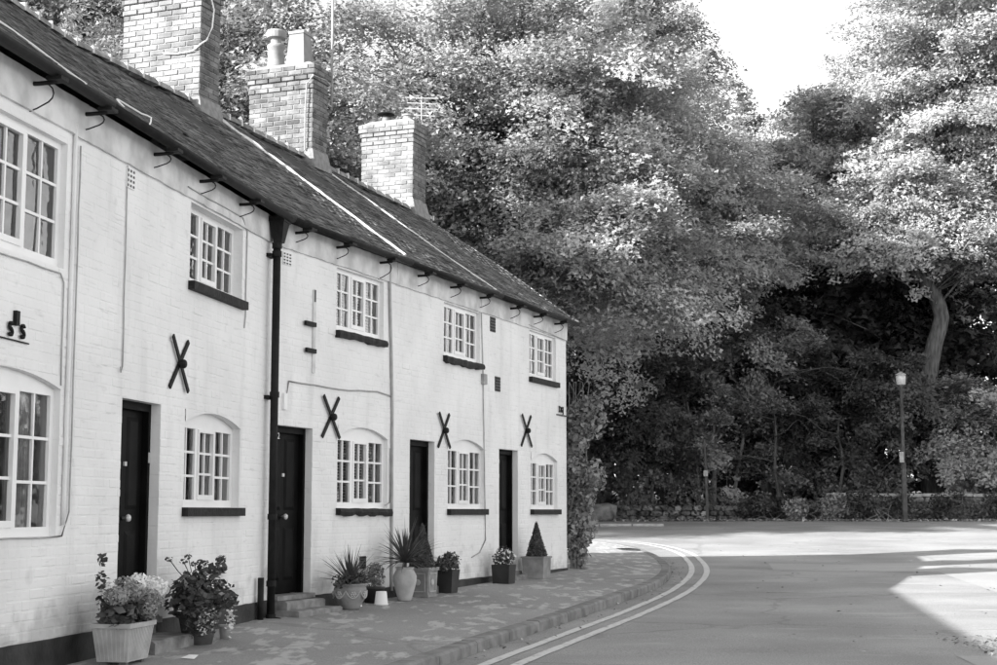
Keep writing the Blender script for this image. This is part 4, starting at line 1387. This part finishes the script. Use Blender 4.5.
# scrap of paper
p = spot('A', -4.05, .72)
o = MB(); o.add([(-.06, -.03, .012), (.05, -.04, .004), (.07, .03, .03), (-.04, .04, .012), (.0, .0, .035)], [(0, 1, 4), (1, 2, 4), (2, 3, 4), (3, 0, 4)])
po = o.build('paper_scrap', M['paper']); po.location = p; tag(po, 'crumpled white paper scrap on the pavement by the trough', 'litter')

# drain cover at the far pavement end
dz = Vector((2.75, 32.6, 0)); dz.z = pave_z(dz.x, dz.y)
t = thing('drain_cover', 'dark iron drain cover near the pavement bend', 'drain cover', dz, R(8))
dc = MB().box(-.2, .2, -.45, .45, -.01, .012).build('frame', M['drain'], t)
for k in range(6): MB().box(-.16, .16, -.4 + k * .135, -.32 + k * .135, .0125, .02).build('bar', M['iron'], t)

# dead leaves in the gutter along the kerb and on the far verge
rng = np.random.default_rng(77)
pts = []
for k in range(260):
    i = rng.integers(10, len(kerb_line) - 20)
    q = offset_line(kerb_line, .06 + abs(rng.normal(0, .07)))[i]
    pts.append((q[0] + rng.normal(0, .1), q[1] + rng.normal(0, .1)))
pts = [p for p in pts if True]
for k in range(110): pts.append((rng.uniform(2, 9), rng.uniform(13, 36)))
for k in range(420): pts.append((4.4 + abs(rng.normal(0, .9)), rng.normal(14.6, .55)))
P = np.array([(x, y, max(ground_z(y) + .014, 0)) for x, y in pts])
v = leaf_quads(P, np.tile([0, 0, 1.], (len(P), 1)), .05, rng, jit=.25)
o = link('fallen_leaves', quad_mesh('fallen_leaves', v, M['litter'], rng.uniform(0, 1, len(P))))
tag(o, 'scattered dead leaves along the kerb and road', 'leaves', kind='stuff')
P = np.array([(x, y, ground_z(y) + .02 + .03 * rng.uniform()) for x, y in zip(rng.uniform(-2, 24, 2600), 50.2 + np.abs(rng.normal(0, .7, 2600)))])
v = leaf_quads(P, np.tile([0, 0, 1.], (len(P), 1)), .12, rng, jit=.5)
o = link('leaf_litter', quad_mesh('leaf_litter', v, M['litter'], rng.uniform(0, 1, len(P))))
tag(o, 'leaf litter on the verge under the trees', 'leaves', kind='stuff')

# ------------------------------------------------------------------ trees
def crown_lobes(main, n, rs, rng, fill=(.5, .95), zcut=-.75):
    out = []
    for (cx, cy, cz, rx, ry, rz), k in zip(main, n):
        for _ in range(k):
            d = rng.normal(0, 1, 3); d /= np.linalg.norm(d)
            while d[2] < zcut:
                d = rng.normal(0, 1, 3); d /= np.linalg.norm(d)
            f = rng.uniform(*fill) * (1.18 if rng.uniform() < .25 else 1)
            r = rng.uniform(*rs)
            out.append((cx + d[0] * f * rx, cy + d[1] * f * ry, cz + d[2] * f * rz, r * rng.uniform(.9, 1.35), r * rng.uniform(.9, 1.35), r * rng.uniform(.6, .85)))
    return out

def tree(name, label, cat, x, y, trunk_r, trunk_pts, main, nl, rs, nleaf, size, leafm, barkm, seed, group, sprays=2, fill=(.35, 1.0), zcut=-.8, inner=.22, cluster=14, csig=.16, flat=.42, dens=2.0, stems=1):
    """trunk with limbs, each limb carrying a flattened, drooping spray of leaf clusters"""
    rng = np.random.default_rng(seed)
    z = gz_ground(x, y)
    t = thing(name, label, cat, (x, y, z), 0, group)
    fr = []
    for (cx, cy, cz, rx, ry, rz), k in zip(main, nl):
        for _ in range(int(k * dens)):
            d = rng.normal(0, 1, 3); d /= np.linalg.norm(d)
            while d[2] < zcut:
                d = rng.normal(0, 1, 3); d /= np.linalg.norm(d)
            f = rng.uniform(*fill) * (1.15 if rng.uniform() < .2 else 1)
            c = np.array([cx + d[0] * f * rx, cy + d[1] * f * ry, cz + d[2] * f * rz])
            er = np.array([d[0], d[1], d[2] * .5 + rng.normal(-.12, .25)]) + rng.normal(0, .3, 3) * np.array([1, 1, .4]); er /= np.linalg.norm(er)
            et = np.cross([0, 0, 1.], er); et /= np.linalg.norm(et) + 1e-9
            en = np.cross(er, et)
            q = rng.uniform(*rs) * .72
            fr.append((c, er, et, en, q * rng.uniform(1.1, 1.8), q * rng.uniform(.7, 1.15), q * flat * rng.uniform(.6, 1.2), rng.uniform(0, 1)))
    mb = MB()
    tp = [Vector(p) for p in trunk_pts]
    tp[0].z = -.3
    n = len(tp)
    tps = [Vector(p) for p in smooth_line([tuple(p) for p in tp], .8)]
    mb.tube(tps, [trunk_r * ((1.35 - .35 * min(1, i / 3)) if i < 3 else 1) * (1 - .65 * i / (len(tps) - 1)) for i in range(len(tps))], 9)
    for sidx in range(1, stems):
        a = rng.uniform(0, 6.28); o = Vector((math.cos(a), math.sin(a) * .5, 0)) * rng.uniform(.3, 1.0)
        mb.tube([tp[0] + o, tp[n // 2] + o * 1.8, tp[-1] + o * 2.6], [trunk_r * .8, trunk_r * .6, trunk_r * .25], 6)
    for (c, er, et, en, a, b, cc, tn) in fr:
        cv = Vector(c); erv = Vector(er)
        near = min(tps[len(tps) // 3:], key=lambda p: (p - cv).length + abs(p.z - cv.z + 1.5) * .6)
        root = cv - erv * a * .9
        r0 = trunk_r * rng.uniform(.09, .17)
        mid = near.lerp(root, .5) + Vector((rng.normal(0, .2), rng.normal(0, .2), rng.uniform(-.1, .4)))
        mb.tube([near, mid, root, cv, cv + erv * a * .8 - Vector((0, 0, .15 * a))], [r0, r0 * .75, r0 * .5, r0 * .3, .01], 4, False)
        for k in range(sprays):
            sgn = 1 if k % 2 else -1
            st = cv + erv * a * rng.uniform(-.6, .3)
            mb.tube([st, st + Vector(et) * sgn * b * .7 + erv * a * .25], [r0 * .25, .008], 3, False)
    mb.build('trunk', M[barkm], t, True)
    C0 = np.array([f[0] for f in fr]); ER = np.array([f[1] for f in fr]); ET = np.array([f[2] for f in fr]); EN = np.array([f[3] for f in fr])
    A = np.array([f[4] for f in fr]); B_ = np.array([f[5] for f in fr]); CC = np.array([f[6] for f in fr]); TN = np.array([f[7] for f in fr])
    m = int(nleaf * (1 - inner)) // cluster
    w = A * B_
    idx = rng.choice(len(fr), m, p=w / w.sum())
    u = rng.normal(0, 1, (m, 3)); u /= np.linalg.norm(u, axis=1, keepdims=True); u *= rng.uniform(0, 1, (m, 1)) ** .4
    C = C0[idx] + ER[idx] * (A[idx] * u[:, 0])[:, None] + ET[idx] * (B_[idx] * u[:, 1])[:, None] + EN[idx] * (CC[idx] * u[:, 2])[:, None]
    C[:, 2] -= .3 * A[idx] * np.maximum(u[:, 0], -.2) ** 2 + .2 * B_[idx] * u[:, 1] ** 2
    NN = EN[idx] * .9 + ER[idx] * .35 + np.array([-.1, -.25, .2])
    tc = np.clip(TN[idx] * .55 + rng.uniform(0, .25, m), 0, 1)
    # thin inner leaves that close the crown
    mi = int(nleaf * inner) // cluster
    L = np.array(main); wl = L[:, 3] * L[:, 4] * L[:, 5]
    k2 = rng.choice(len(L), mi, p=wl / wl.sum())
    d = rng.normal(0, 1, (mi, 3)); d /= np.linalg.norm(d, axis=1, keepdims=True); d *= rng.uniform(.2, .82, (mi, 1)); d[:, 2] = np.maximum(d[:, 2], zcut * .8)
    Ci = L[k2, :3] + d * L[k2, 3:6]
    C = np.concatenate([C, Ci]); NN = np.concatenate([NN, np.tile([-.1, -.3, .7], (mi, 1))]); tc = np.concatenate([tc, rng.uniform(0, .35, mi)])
    P = np.repeat(C, cluster, 0) + rng.normal(0, 1, (len(C) * cluster, 3)) * np.array([csig, csig, csig * .6])
    N = np.repeat(NN, cluster, 0)
    tone = np.clip(np.repeat(tc, cluster) + rng.uniform(0, .25, len(P)), 0, 1)
    keep = P[:, 2] > .05
    P, N, tone = P[keep], N[keep], tone[keep]
    v = leaf_tris(P, N, size * rng.uniform(.75, 1.3, len(P)), rng, jit=.5)
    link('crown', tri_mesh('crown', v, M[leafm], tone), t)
    return t

BG = 'tall trees behind the terrace'
tree('broadleaf_tree', 'tall pale tree rising behind the left chimney and roof', 'tree', -13.5, 44, .45, [(0, 0, 0), (.2, 0, 5), (-.2, .3, 10), (.3, 0, 15)],
     [(0, 0, 12.5, 7.5, 6, 8.5)], [80], (1.3, 2.3), 230000, .118, 'leaf_a', 'bark', 101, BG)
tree('broadleaf_tree', 'tall tree directly behind the middle chimney with two pots', 'tree', -7.0, 38, .5, [(0, 0, 0), (-.2, 0, 5), (.3, .3, 10), (0, 0, 14)],
     [(0, 0, 9.2, 6.0, 5, 6.2)], [76], (1.2, 2.1), 230000, .105, 'leaf_a', 'bark', 102, BG)
tree('broadleaf_tree', 'huge tree behind the far end of the terrace roof', 'tree', 0.6, 46, .5, [(0, 0, 0), (.2, 0, 4), (-.3, .2, 9), (.4, 0, 14)],
     [(0, 0, 11.4, 6.2, 5, 7.2), (2.2, -1.5, 8.2, 4.2, 3.6, 3.8)], [74, 34], (1.2, 2.2), 330000, .112, 'leaf_b', 'bark', 103, BG)
tree('broadleaf_tree', 'dark topped tree standing left of the patch of sky', 'tree', 3.7, 56, .42, [(0, 0, 0), (.3, 0, 5), (.2, .2, 10), (.5, 0, 18)],
     [(.9, 0, 17, 3.7, 4, 7), (2.2, -3, 11, 4.6, 3.5, 4.2), (5.0, -3, 9.2, 2.6, 2, 2.0), (0, -3.5, 7.5, 3.6, 2, 3)], [44, 40, 12, 16], (.9, 1.9), 250000, .122, 'leaf_b', 'bark', 104, BG)
MG = 'trees across the road'
tree('broadleaf_tree', 'distant pale tree showing under the patch of sky', 'tree', 13.8, 78, .5, [(0, 0, 0), (.3, 0, 6), (.2, .2, 12), (0, 0, 15)],
     [(0, 0, 13.8, 5, 5, 8)], [50], (1.4, 2.4), 90000, .24, 'leaf_b', 'bark', 105, MG)
tree('broadleaf_tree', 'darker tree in the dip between the two tall tree masses', 'tree', 10.6, 66, .5, [(0, 0, 0), (.3, 0, 5), (.2, .2, 9), (0, 0, 13)],
     [(.3, 0, 11.0, 4.6, 4.5, 7)], [50], (1.3, 2.2), 130000, .145, 'leaf_a', 'bark', 106, MG)
LEAN = tree('broadleaf_tree', 'broad pale tree at right with a leaning bare grey trunk', 'tree', 16.8, 57.5, .40, [(0, 0, 0), (-.55, 0, 3.0), (-.35, 0, 4.7), (0, -.1, 6.5), (.3, -.1, 7.5), (.05, 0, 8.5), (-.3, 0, 9.4), (.6, 0, 13), (1.6, 0, 19)],
     [(2.7, 0, 16.5, 6.0, 5.5, 7.5), (-1.2, -1.4, 10.7, 5.0, 3.0, 2.4), (3, -1, 10.5, 3.5, 2.5, 2.0)], [78, 34, 16], (1.2, 2.2), 330000, .126, 'leaf_b', 'barkm', 107, MG)
tree('broadleaf_tree', 'pale leafy tree left of the leaning trunk, beneath the sky', 'tree', 13.3, 64, .45, [(0, 0, 0), (.3, 0, 5), (.2, .2, 10), (0, 0, 14)],
     [(1.2, 0, 11.2, 4.4, 4, 8.0)], [54], (1.3, 2.2), 150000, .145, 'leaf_b', 'bark', 108, MG)
tree('broadleaf_tree', 'tree filling the far right edge of the wood', 'tree', 24.0, 61, .5, [(0, 0, 0), (.3, 0, 5), (.2, .2, 10), (0, 0, 16)],
     [(0, 0, 14, 6, 5, 10)], [54], (1.5, 2.5), 110000, .19, 'leaf_b', 'bark', 109, MG)
# dead pale limbs on the leaning trunk
for arm in ([(0, -.3, 9.0), (.3, -2.2, 9.2), (1.2, -4.0, 9.9), (1.7, -4.4, 10.5)], [(0, -.3, 9.0), (-.5, -2.5, 9.3), (-1.6, -4.2, 8.9), (-2.5, -4.4, 8.8)], [(.3, -2.2, 9.2), (.2, -4.0, 9.7), (.9, -4.6, 10.6)]):
    MB().tube(smooth_line(arm, .4), [.075 * (1 - .8 * q / (len(smooth_line(arm, .4)) - 1)) for q in range(len(smooth_line(arm, .4)))], 6).build('bare_limb', M['bark'], LEAN, True)

# understorey shrubs along the wood edge
UG = 'shrubs along the wood edge'
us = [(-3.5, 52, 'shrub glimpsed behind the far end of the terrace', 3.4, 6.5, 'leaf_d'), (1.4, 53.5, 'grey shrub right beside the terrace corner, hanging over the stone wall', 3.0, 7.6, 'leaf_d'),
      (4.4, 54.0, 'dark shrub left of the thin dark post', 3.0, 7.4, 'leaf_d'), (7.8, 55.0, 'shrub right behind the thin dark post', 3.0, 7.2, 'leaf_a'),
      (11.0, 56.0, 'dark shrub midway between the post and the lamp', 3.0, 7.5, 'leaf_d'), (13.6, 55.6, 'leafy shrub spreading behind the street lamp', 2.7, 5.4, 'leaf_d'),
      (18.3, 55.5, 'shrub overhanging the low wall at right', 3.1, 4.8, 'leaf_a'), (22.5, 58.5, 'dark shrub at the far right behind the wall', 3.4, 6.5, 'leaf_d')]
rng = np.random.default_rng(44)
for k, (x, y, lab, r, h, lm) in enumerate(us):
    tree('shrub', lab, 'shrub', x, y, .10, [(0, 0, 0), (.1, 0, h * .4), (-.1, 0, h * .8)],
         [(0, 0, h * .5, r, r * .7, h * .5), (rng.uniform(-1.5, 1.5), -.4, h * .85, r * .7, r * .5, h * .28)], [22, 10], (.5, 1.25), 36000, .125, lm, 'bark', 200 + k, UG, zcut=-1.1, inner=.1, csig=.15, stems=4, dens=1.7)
# trunks and dark crowns deep in the wood
wd = [(-12, 62, 13, 'leafy tree far behind the terrace roof at left'), (-2, 63, 14, 'leafy tree deep in the wood behind the terrace end'), (6, 62, 14, 'shaded tree deep in the wood behind the post'), (10.8, 61, 12, 'shaded tree deep in the wood between post and lamp'), (19.5, 68, 17, 'tall tree behind the leaning trunk'), (15.5, 62, 11, 'shaded tree deep in the wood behind the lamp')]
for k, (x, y, h, lab) in enumerate(wd):
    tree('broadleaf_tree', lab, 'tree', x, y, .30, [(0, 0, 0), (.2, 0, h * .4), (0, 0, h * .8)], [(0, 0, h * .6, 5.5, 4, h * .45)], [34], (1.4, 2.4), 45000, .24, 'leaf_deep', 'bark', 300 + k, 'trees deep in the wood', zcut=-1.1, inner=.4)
for k, (x, y, lx, lab) in enumerate([(2.9, 53.4, .7, 'slim bare sapling trunk rising left of the thin post'), (10.2, 54.2, -.5, 'slim bare sapling trunk right of the thin post'), (12.0, 54.4, .9, 'slim leaning sapling trunk left of the street lamp')]):
    t = thing('sapling', lab, 'sapling', (x, y, gz_ground(x, y)), 0, 'saplings at the wood edge')
    rk = random.Random(60 + k)
    sl = smooth_line([(0, 0, -.2), (lx * .5, 0, 1.8), (lx * .4, .1, 3.6), (lx * 1.8, .3, 6.2)], .5)
    MB().tube(sl, [.075 * (1 - .8 * q / (len(sl) - 1)) for q in range(len(sl))], 7).build('trunk', M['barkd'], t, True)
    for q in range(4):
        z0 = 2.0 + q * .9 + rk.uniform(-.3, .3); sg = rk.choice((-1, 1)); le = rk.uniform(.8, 2.6)
        a_ = smooth_line([(lx * .42, 0, z0), (lx * .42 + sg * le * .4, -.3, z0 + rk.uniform(.0, .5)), (lx * .42 + sg * le * .8, -.6, z0 + rk.uniform(.1, .6)), (lx * .42 + sg * le * 1.2, -.7, z0 + rk.uniform(-.2, .7))], .4)
        MB().tube(a_, [.028 * (1 - .8 * w_ / (len(a_) - 1)) for w_ in range(len(a_))], 5).build('branch', M['barkd'], t, True)

# low woodland mass that closes the gaps near the ground
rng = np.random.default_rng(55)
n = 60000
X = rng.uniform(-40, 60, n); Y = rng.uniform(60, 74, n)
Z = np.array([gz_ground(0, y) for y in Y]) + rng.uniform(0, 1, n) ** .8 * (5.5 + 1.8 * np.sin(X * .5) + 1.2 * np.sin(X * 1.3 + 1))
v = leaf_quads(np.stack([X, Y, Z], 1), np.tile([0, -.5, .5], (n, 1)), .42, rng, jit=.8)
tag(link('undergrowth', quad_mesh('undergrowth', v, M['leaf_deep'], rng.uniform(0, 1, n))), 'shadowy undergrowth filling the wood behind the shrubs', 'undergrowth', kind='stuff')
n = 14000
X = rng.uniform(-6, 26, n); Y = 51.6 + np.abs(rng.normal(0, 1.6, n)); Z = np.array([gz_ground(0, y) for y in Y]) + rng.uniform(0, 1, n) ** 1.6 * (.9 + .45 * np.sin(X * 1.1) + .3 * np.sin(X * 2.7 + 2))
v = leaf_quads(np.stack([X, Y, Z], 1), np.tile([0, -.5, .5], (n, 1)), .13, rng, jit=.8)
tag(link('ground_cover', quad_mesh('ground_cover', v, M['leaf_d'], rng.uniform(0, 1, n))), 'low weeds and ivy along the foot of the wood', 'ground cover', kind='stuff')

# climber on the gable corner
p = seg_pt('B', 10.32, -.08)
t = thing('climbing_shrub', 'tall leafy climber against the corner of the last cottage', 'shrub', (p.x, p.y, pave_z(p.x, p.y) - .01), ANG['B'])
rng = np.random.default_rng(61)
mb = MB()
for k in range(7):
    a = [(rng.normal(0, .08), .1 + rng.normal(0, .1), 0), (rng.normal(0, .12), .1 + rng.normal(0, .1), 1.2), (rng.normal(0, .15), .1 + rng.normal(0, .15), 2.5), (rng.normal(0, .2), .1 + rng.normal(0, .2), 3.2)]
    mb.tube(a, [.025, .02, .012, .006], 5)
mb.build('stem', M['bark'], t)
lob = [(rng.normal(.0, .06), .05 + rng.normal(0, .14), z, rng.uniform(.16, .28), rng.uniform(.2, .36), rng.uniform(.22, .4)) for z in np.linspace(.3, 2.7, 22)]
lob = [(a, b, c, d * (.8 if c > 1 else .65), e * .8, g) for a, b, c, d, e, g in lob]
v = bush_leaves(lob, 5200, .10, rng, .2, .7, .3); v[:, 0] = np.where(v[:, 0] < -.24, -.24 + rng.uniform(0, .05, len(v)), v[:, 0])
v[:, 2] = np.maximum(v[:, 2], .01)
link('foliage', quad_mesh('foliage', v, M['leaf_a'], rng.uniform(0, 1, 5200)), t)

# ------------------------------------------------------------------ lamp, post, walls
lz = ground_z(49.8)
t = thing('street_lamp', 'street lamp with a white lantern in front of the wood', 'street lamp', (13.4, 49.8, lz), 0)
MB().lathe([(.10, 0), (.10, .05), (.085, .06), (.085, 1.9), (.06, 1.96), (.055, 4.45), (.07, 4.47), (.07, 4.52)], n=14).build('post', M['lamp_paint'], t, True)
MB().lathe([(.10, 0), (.15, .03), (.165, .30), (.15, .33)], (0, 0, 4.52), 16).build('lantern', M['lantern'], t, True)
MB().lathe([(.19, 0), (.17, .04), (.08, .08), (.02, .12)], (0, 0, 4.85), 16).build('lantern_cap', M['pipe_grey'], t)
MB().box(-.16, -.02, -.16, -.09, 1.95, 2.30).build('notice_box', M['pipe_grey'], t)
MB().tube([(0, 0, 2.02), (0, 0, 2.08)], .09, 10).build('band', M['iron'], t)
t = thing('thin_post', 'thin dark post with a small pale tag before the shrubs', 'post', (7.0, 50.8, ground_z(50.8)), 0)
MB().tube([(.03, 0, 0), (0, 0, 1.4), (-.04, 0, 2.75)], [.06, .05, .035], 8).build('pole', M['lamp_paint'], t)
MB().box(-.09, .05, -.065, -.048, 1.5, 1.7).build('tag', M['pipe_grey'], t)

# rubble wall on the left of the post
t = thing('rubble_wall', 'low rough stone wall in shade left of the thin post', 'wall', (0, 52.0, gz_ground(0, 52)), 0)
MB().box(-7.0, 8.4, .1, .45, -.3, .42).build('wall_core', M['earth'], t)
rg = random.Random(9)
def rock(sx, sy, sz, rg):
    mb = MB(); nu, nv = 7, 5
    vs = []
    for j in range(nv):
        ph = math.pi * (j + .5) / nv
        for i in range(nu):
            th = 2 * math.pi * i / nu
            f = rg.uniform(.82, 1.12)
            sg = lambda q: math.copysign(abs(q) ** .6, q)
            vs.append((sx * f * sg(math.sin(ph) * math.cos(th)), sy * f * sg(math.sin(ph) * math.sin(th)), sz * f * sg(math.cos(ph))))
    fs = [(j * nu + i, (j + 1) * nu + i, (j + 1) * nu + (i + 1) % nu, j * nu + (i + 1) % nu) for j in range(nv - 1) for i in range(nu)]
    fs.append(tuple(range(nu))); fs.append(tuple((nv - 1) * nu + i for i in range(nu - 1, -1, -1)))
    return mb.add(vs, fs)
rocks = [rock(.5, .5, .5, rg).mesh('rubble_stone', M['rubble']) for _ in range(6)]
for row in range(3):
    x = -6.8
    while x < 8.3:
        w = rg.uniform(.22, .48)
        place_unit(rg.choice(rocks), 'stone', t, (x + w / 2, rg.uniform(-.02, .08), .10 + row * .17 + rg.uniform(-.02, .02)), (w * .98, .3, .185), (rg.gauss(0, .06), rg.gauss(0, .06), rg.gauss(0, .1)))
        x += w
o = MB()
bo = rock(.65, .38, .34, random.Random(4)).build('boulder', M['rubble'], None, True); bo.location = (3.4, 50.9, ground_z(50.9) + .25); tag(bo, 'pale rounded boulder at the road edge by the terrace corner', 'boulder')
# kerb slabs of the far verge
for k in range(3):
    b_ = MB().box(-.48, .48, -.12, .12, -.06, .07).build('kerb_slab', M['coping']); b_.location = (2.6 + k * 1.0, 46.6, ground_z(46.6)); b_.rotation_euler = (0, 0, R(2))
    tag(b_, ['pale kerb slab nearest the terrace corner on the far verge', 'middle pale kerb slab on the far verge', 'pale kerb slab nearest the post on the far verge'][k], 'kerb slab', 'far verge kerb slabs')
# boundary wall with coping at right
a = Vector((11.6, 52.6, 0)); b = Vector((27, 55.5, 0))
dirw = (b - a).normalized(); Lw = (b - a).length
t = thing('boundary_wall', 'low wall with pale coping stones right of the street lamp', 'wall', (a.x, a.y, gz_ground(a.x, a.y)), math.atan2(dirw.y, dirw.x))
MB().box(0, Lw, .04, .34, -.4, .80).build('wall_core', M['earth'], t)
for row in range(4):
    x = 0
    while x < Lw:
        w = rg.uniform(.3, .6)
        place_unit(rg.choice(rocks), 'stone', t, (x + w / 2, .06, .10 + row * .2), (w * .99, .2, .215), (rg.gauss(0, .04), rg.gauss(0, .04), rg.gauss(0, .06)))
        x += w
x = 0
while x < Lw:
    w = rg.uniform(.7, 1.0)
    MB().box(x + .008, x + w - .008, -.06, .42, .82, .93).build('coping_stone', M['coping'], t).location.z = rg.uniform(-.015, .015)
    x += w
rng = np.random.default_rng(91)
for lab, xs, yy, w in (('ivy heap spilling over the low wall beside the street lamp', 12.9, 51.6, 1.1), ('ivy bank hanging down the low wall at the right edge', 17.6, 52.8, 2.2), ('pale bramble heap on the verge left of the street lamp', 10.6, 51.3, 1.1), ('leafy weeds piled on the verge between post and lamp', 8.9, 51.5, 1.0)):
    z = gz_ground(xs, yy)
    t = thing('ivy_clump', lab, 'ivy', (xs, yy, z), 0, 'clumps at the foot of the wood')
    lob = [(rng.uniform(-w, w), rng.normal(0, .2), rng.uniform(.2, .75), rng.uniform(.3, .5), .3, rng.uniform(.2, .4)) for _ in range(9)]
    v = bush_leaves(lob, 2600, .11, rng, .2); v[:, 2] = np.maximum(v[:, 2], .01)
    link('foliage', quad_mesh('foliage', v, M['leaf_a' if 'pale' in lab else 'leaf_d'], rng.uniform(0, 1, 2600)), t)
    mb = MB()
    for k in range(6): mb.tube([(rng.uniform(-w, w), 0, 0), (rng.uniform(-w, w), 0, .4), (rng.uniform(-w, w), -.1, .7)], [.02, .014, .006], 4)
    mb.build('stems', M['bark'], t)
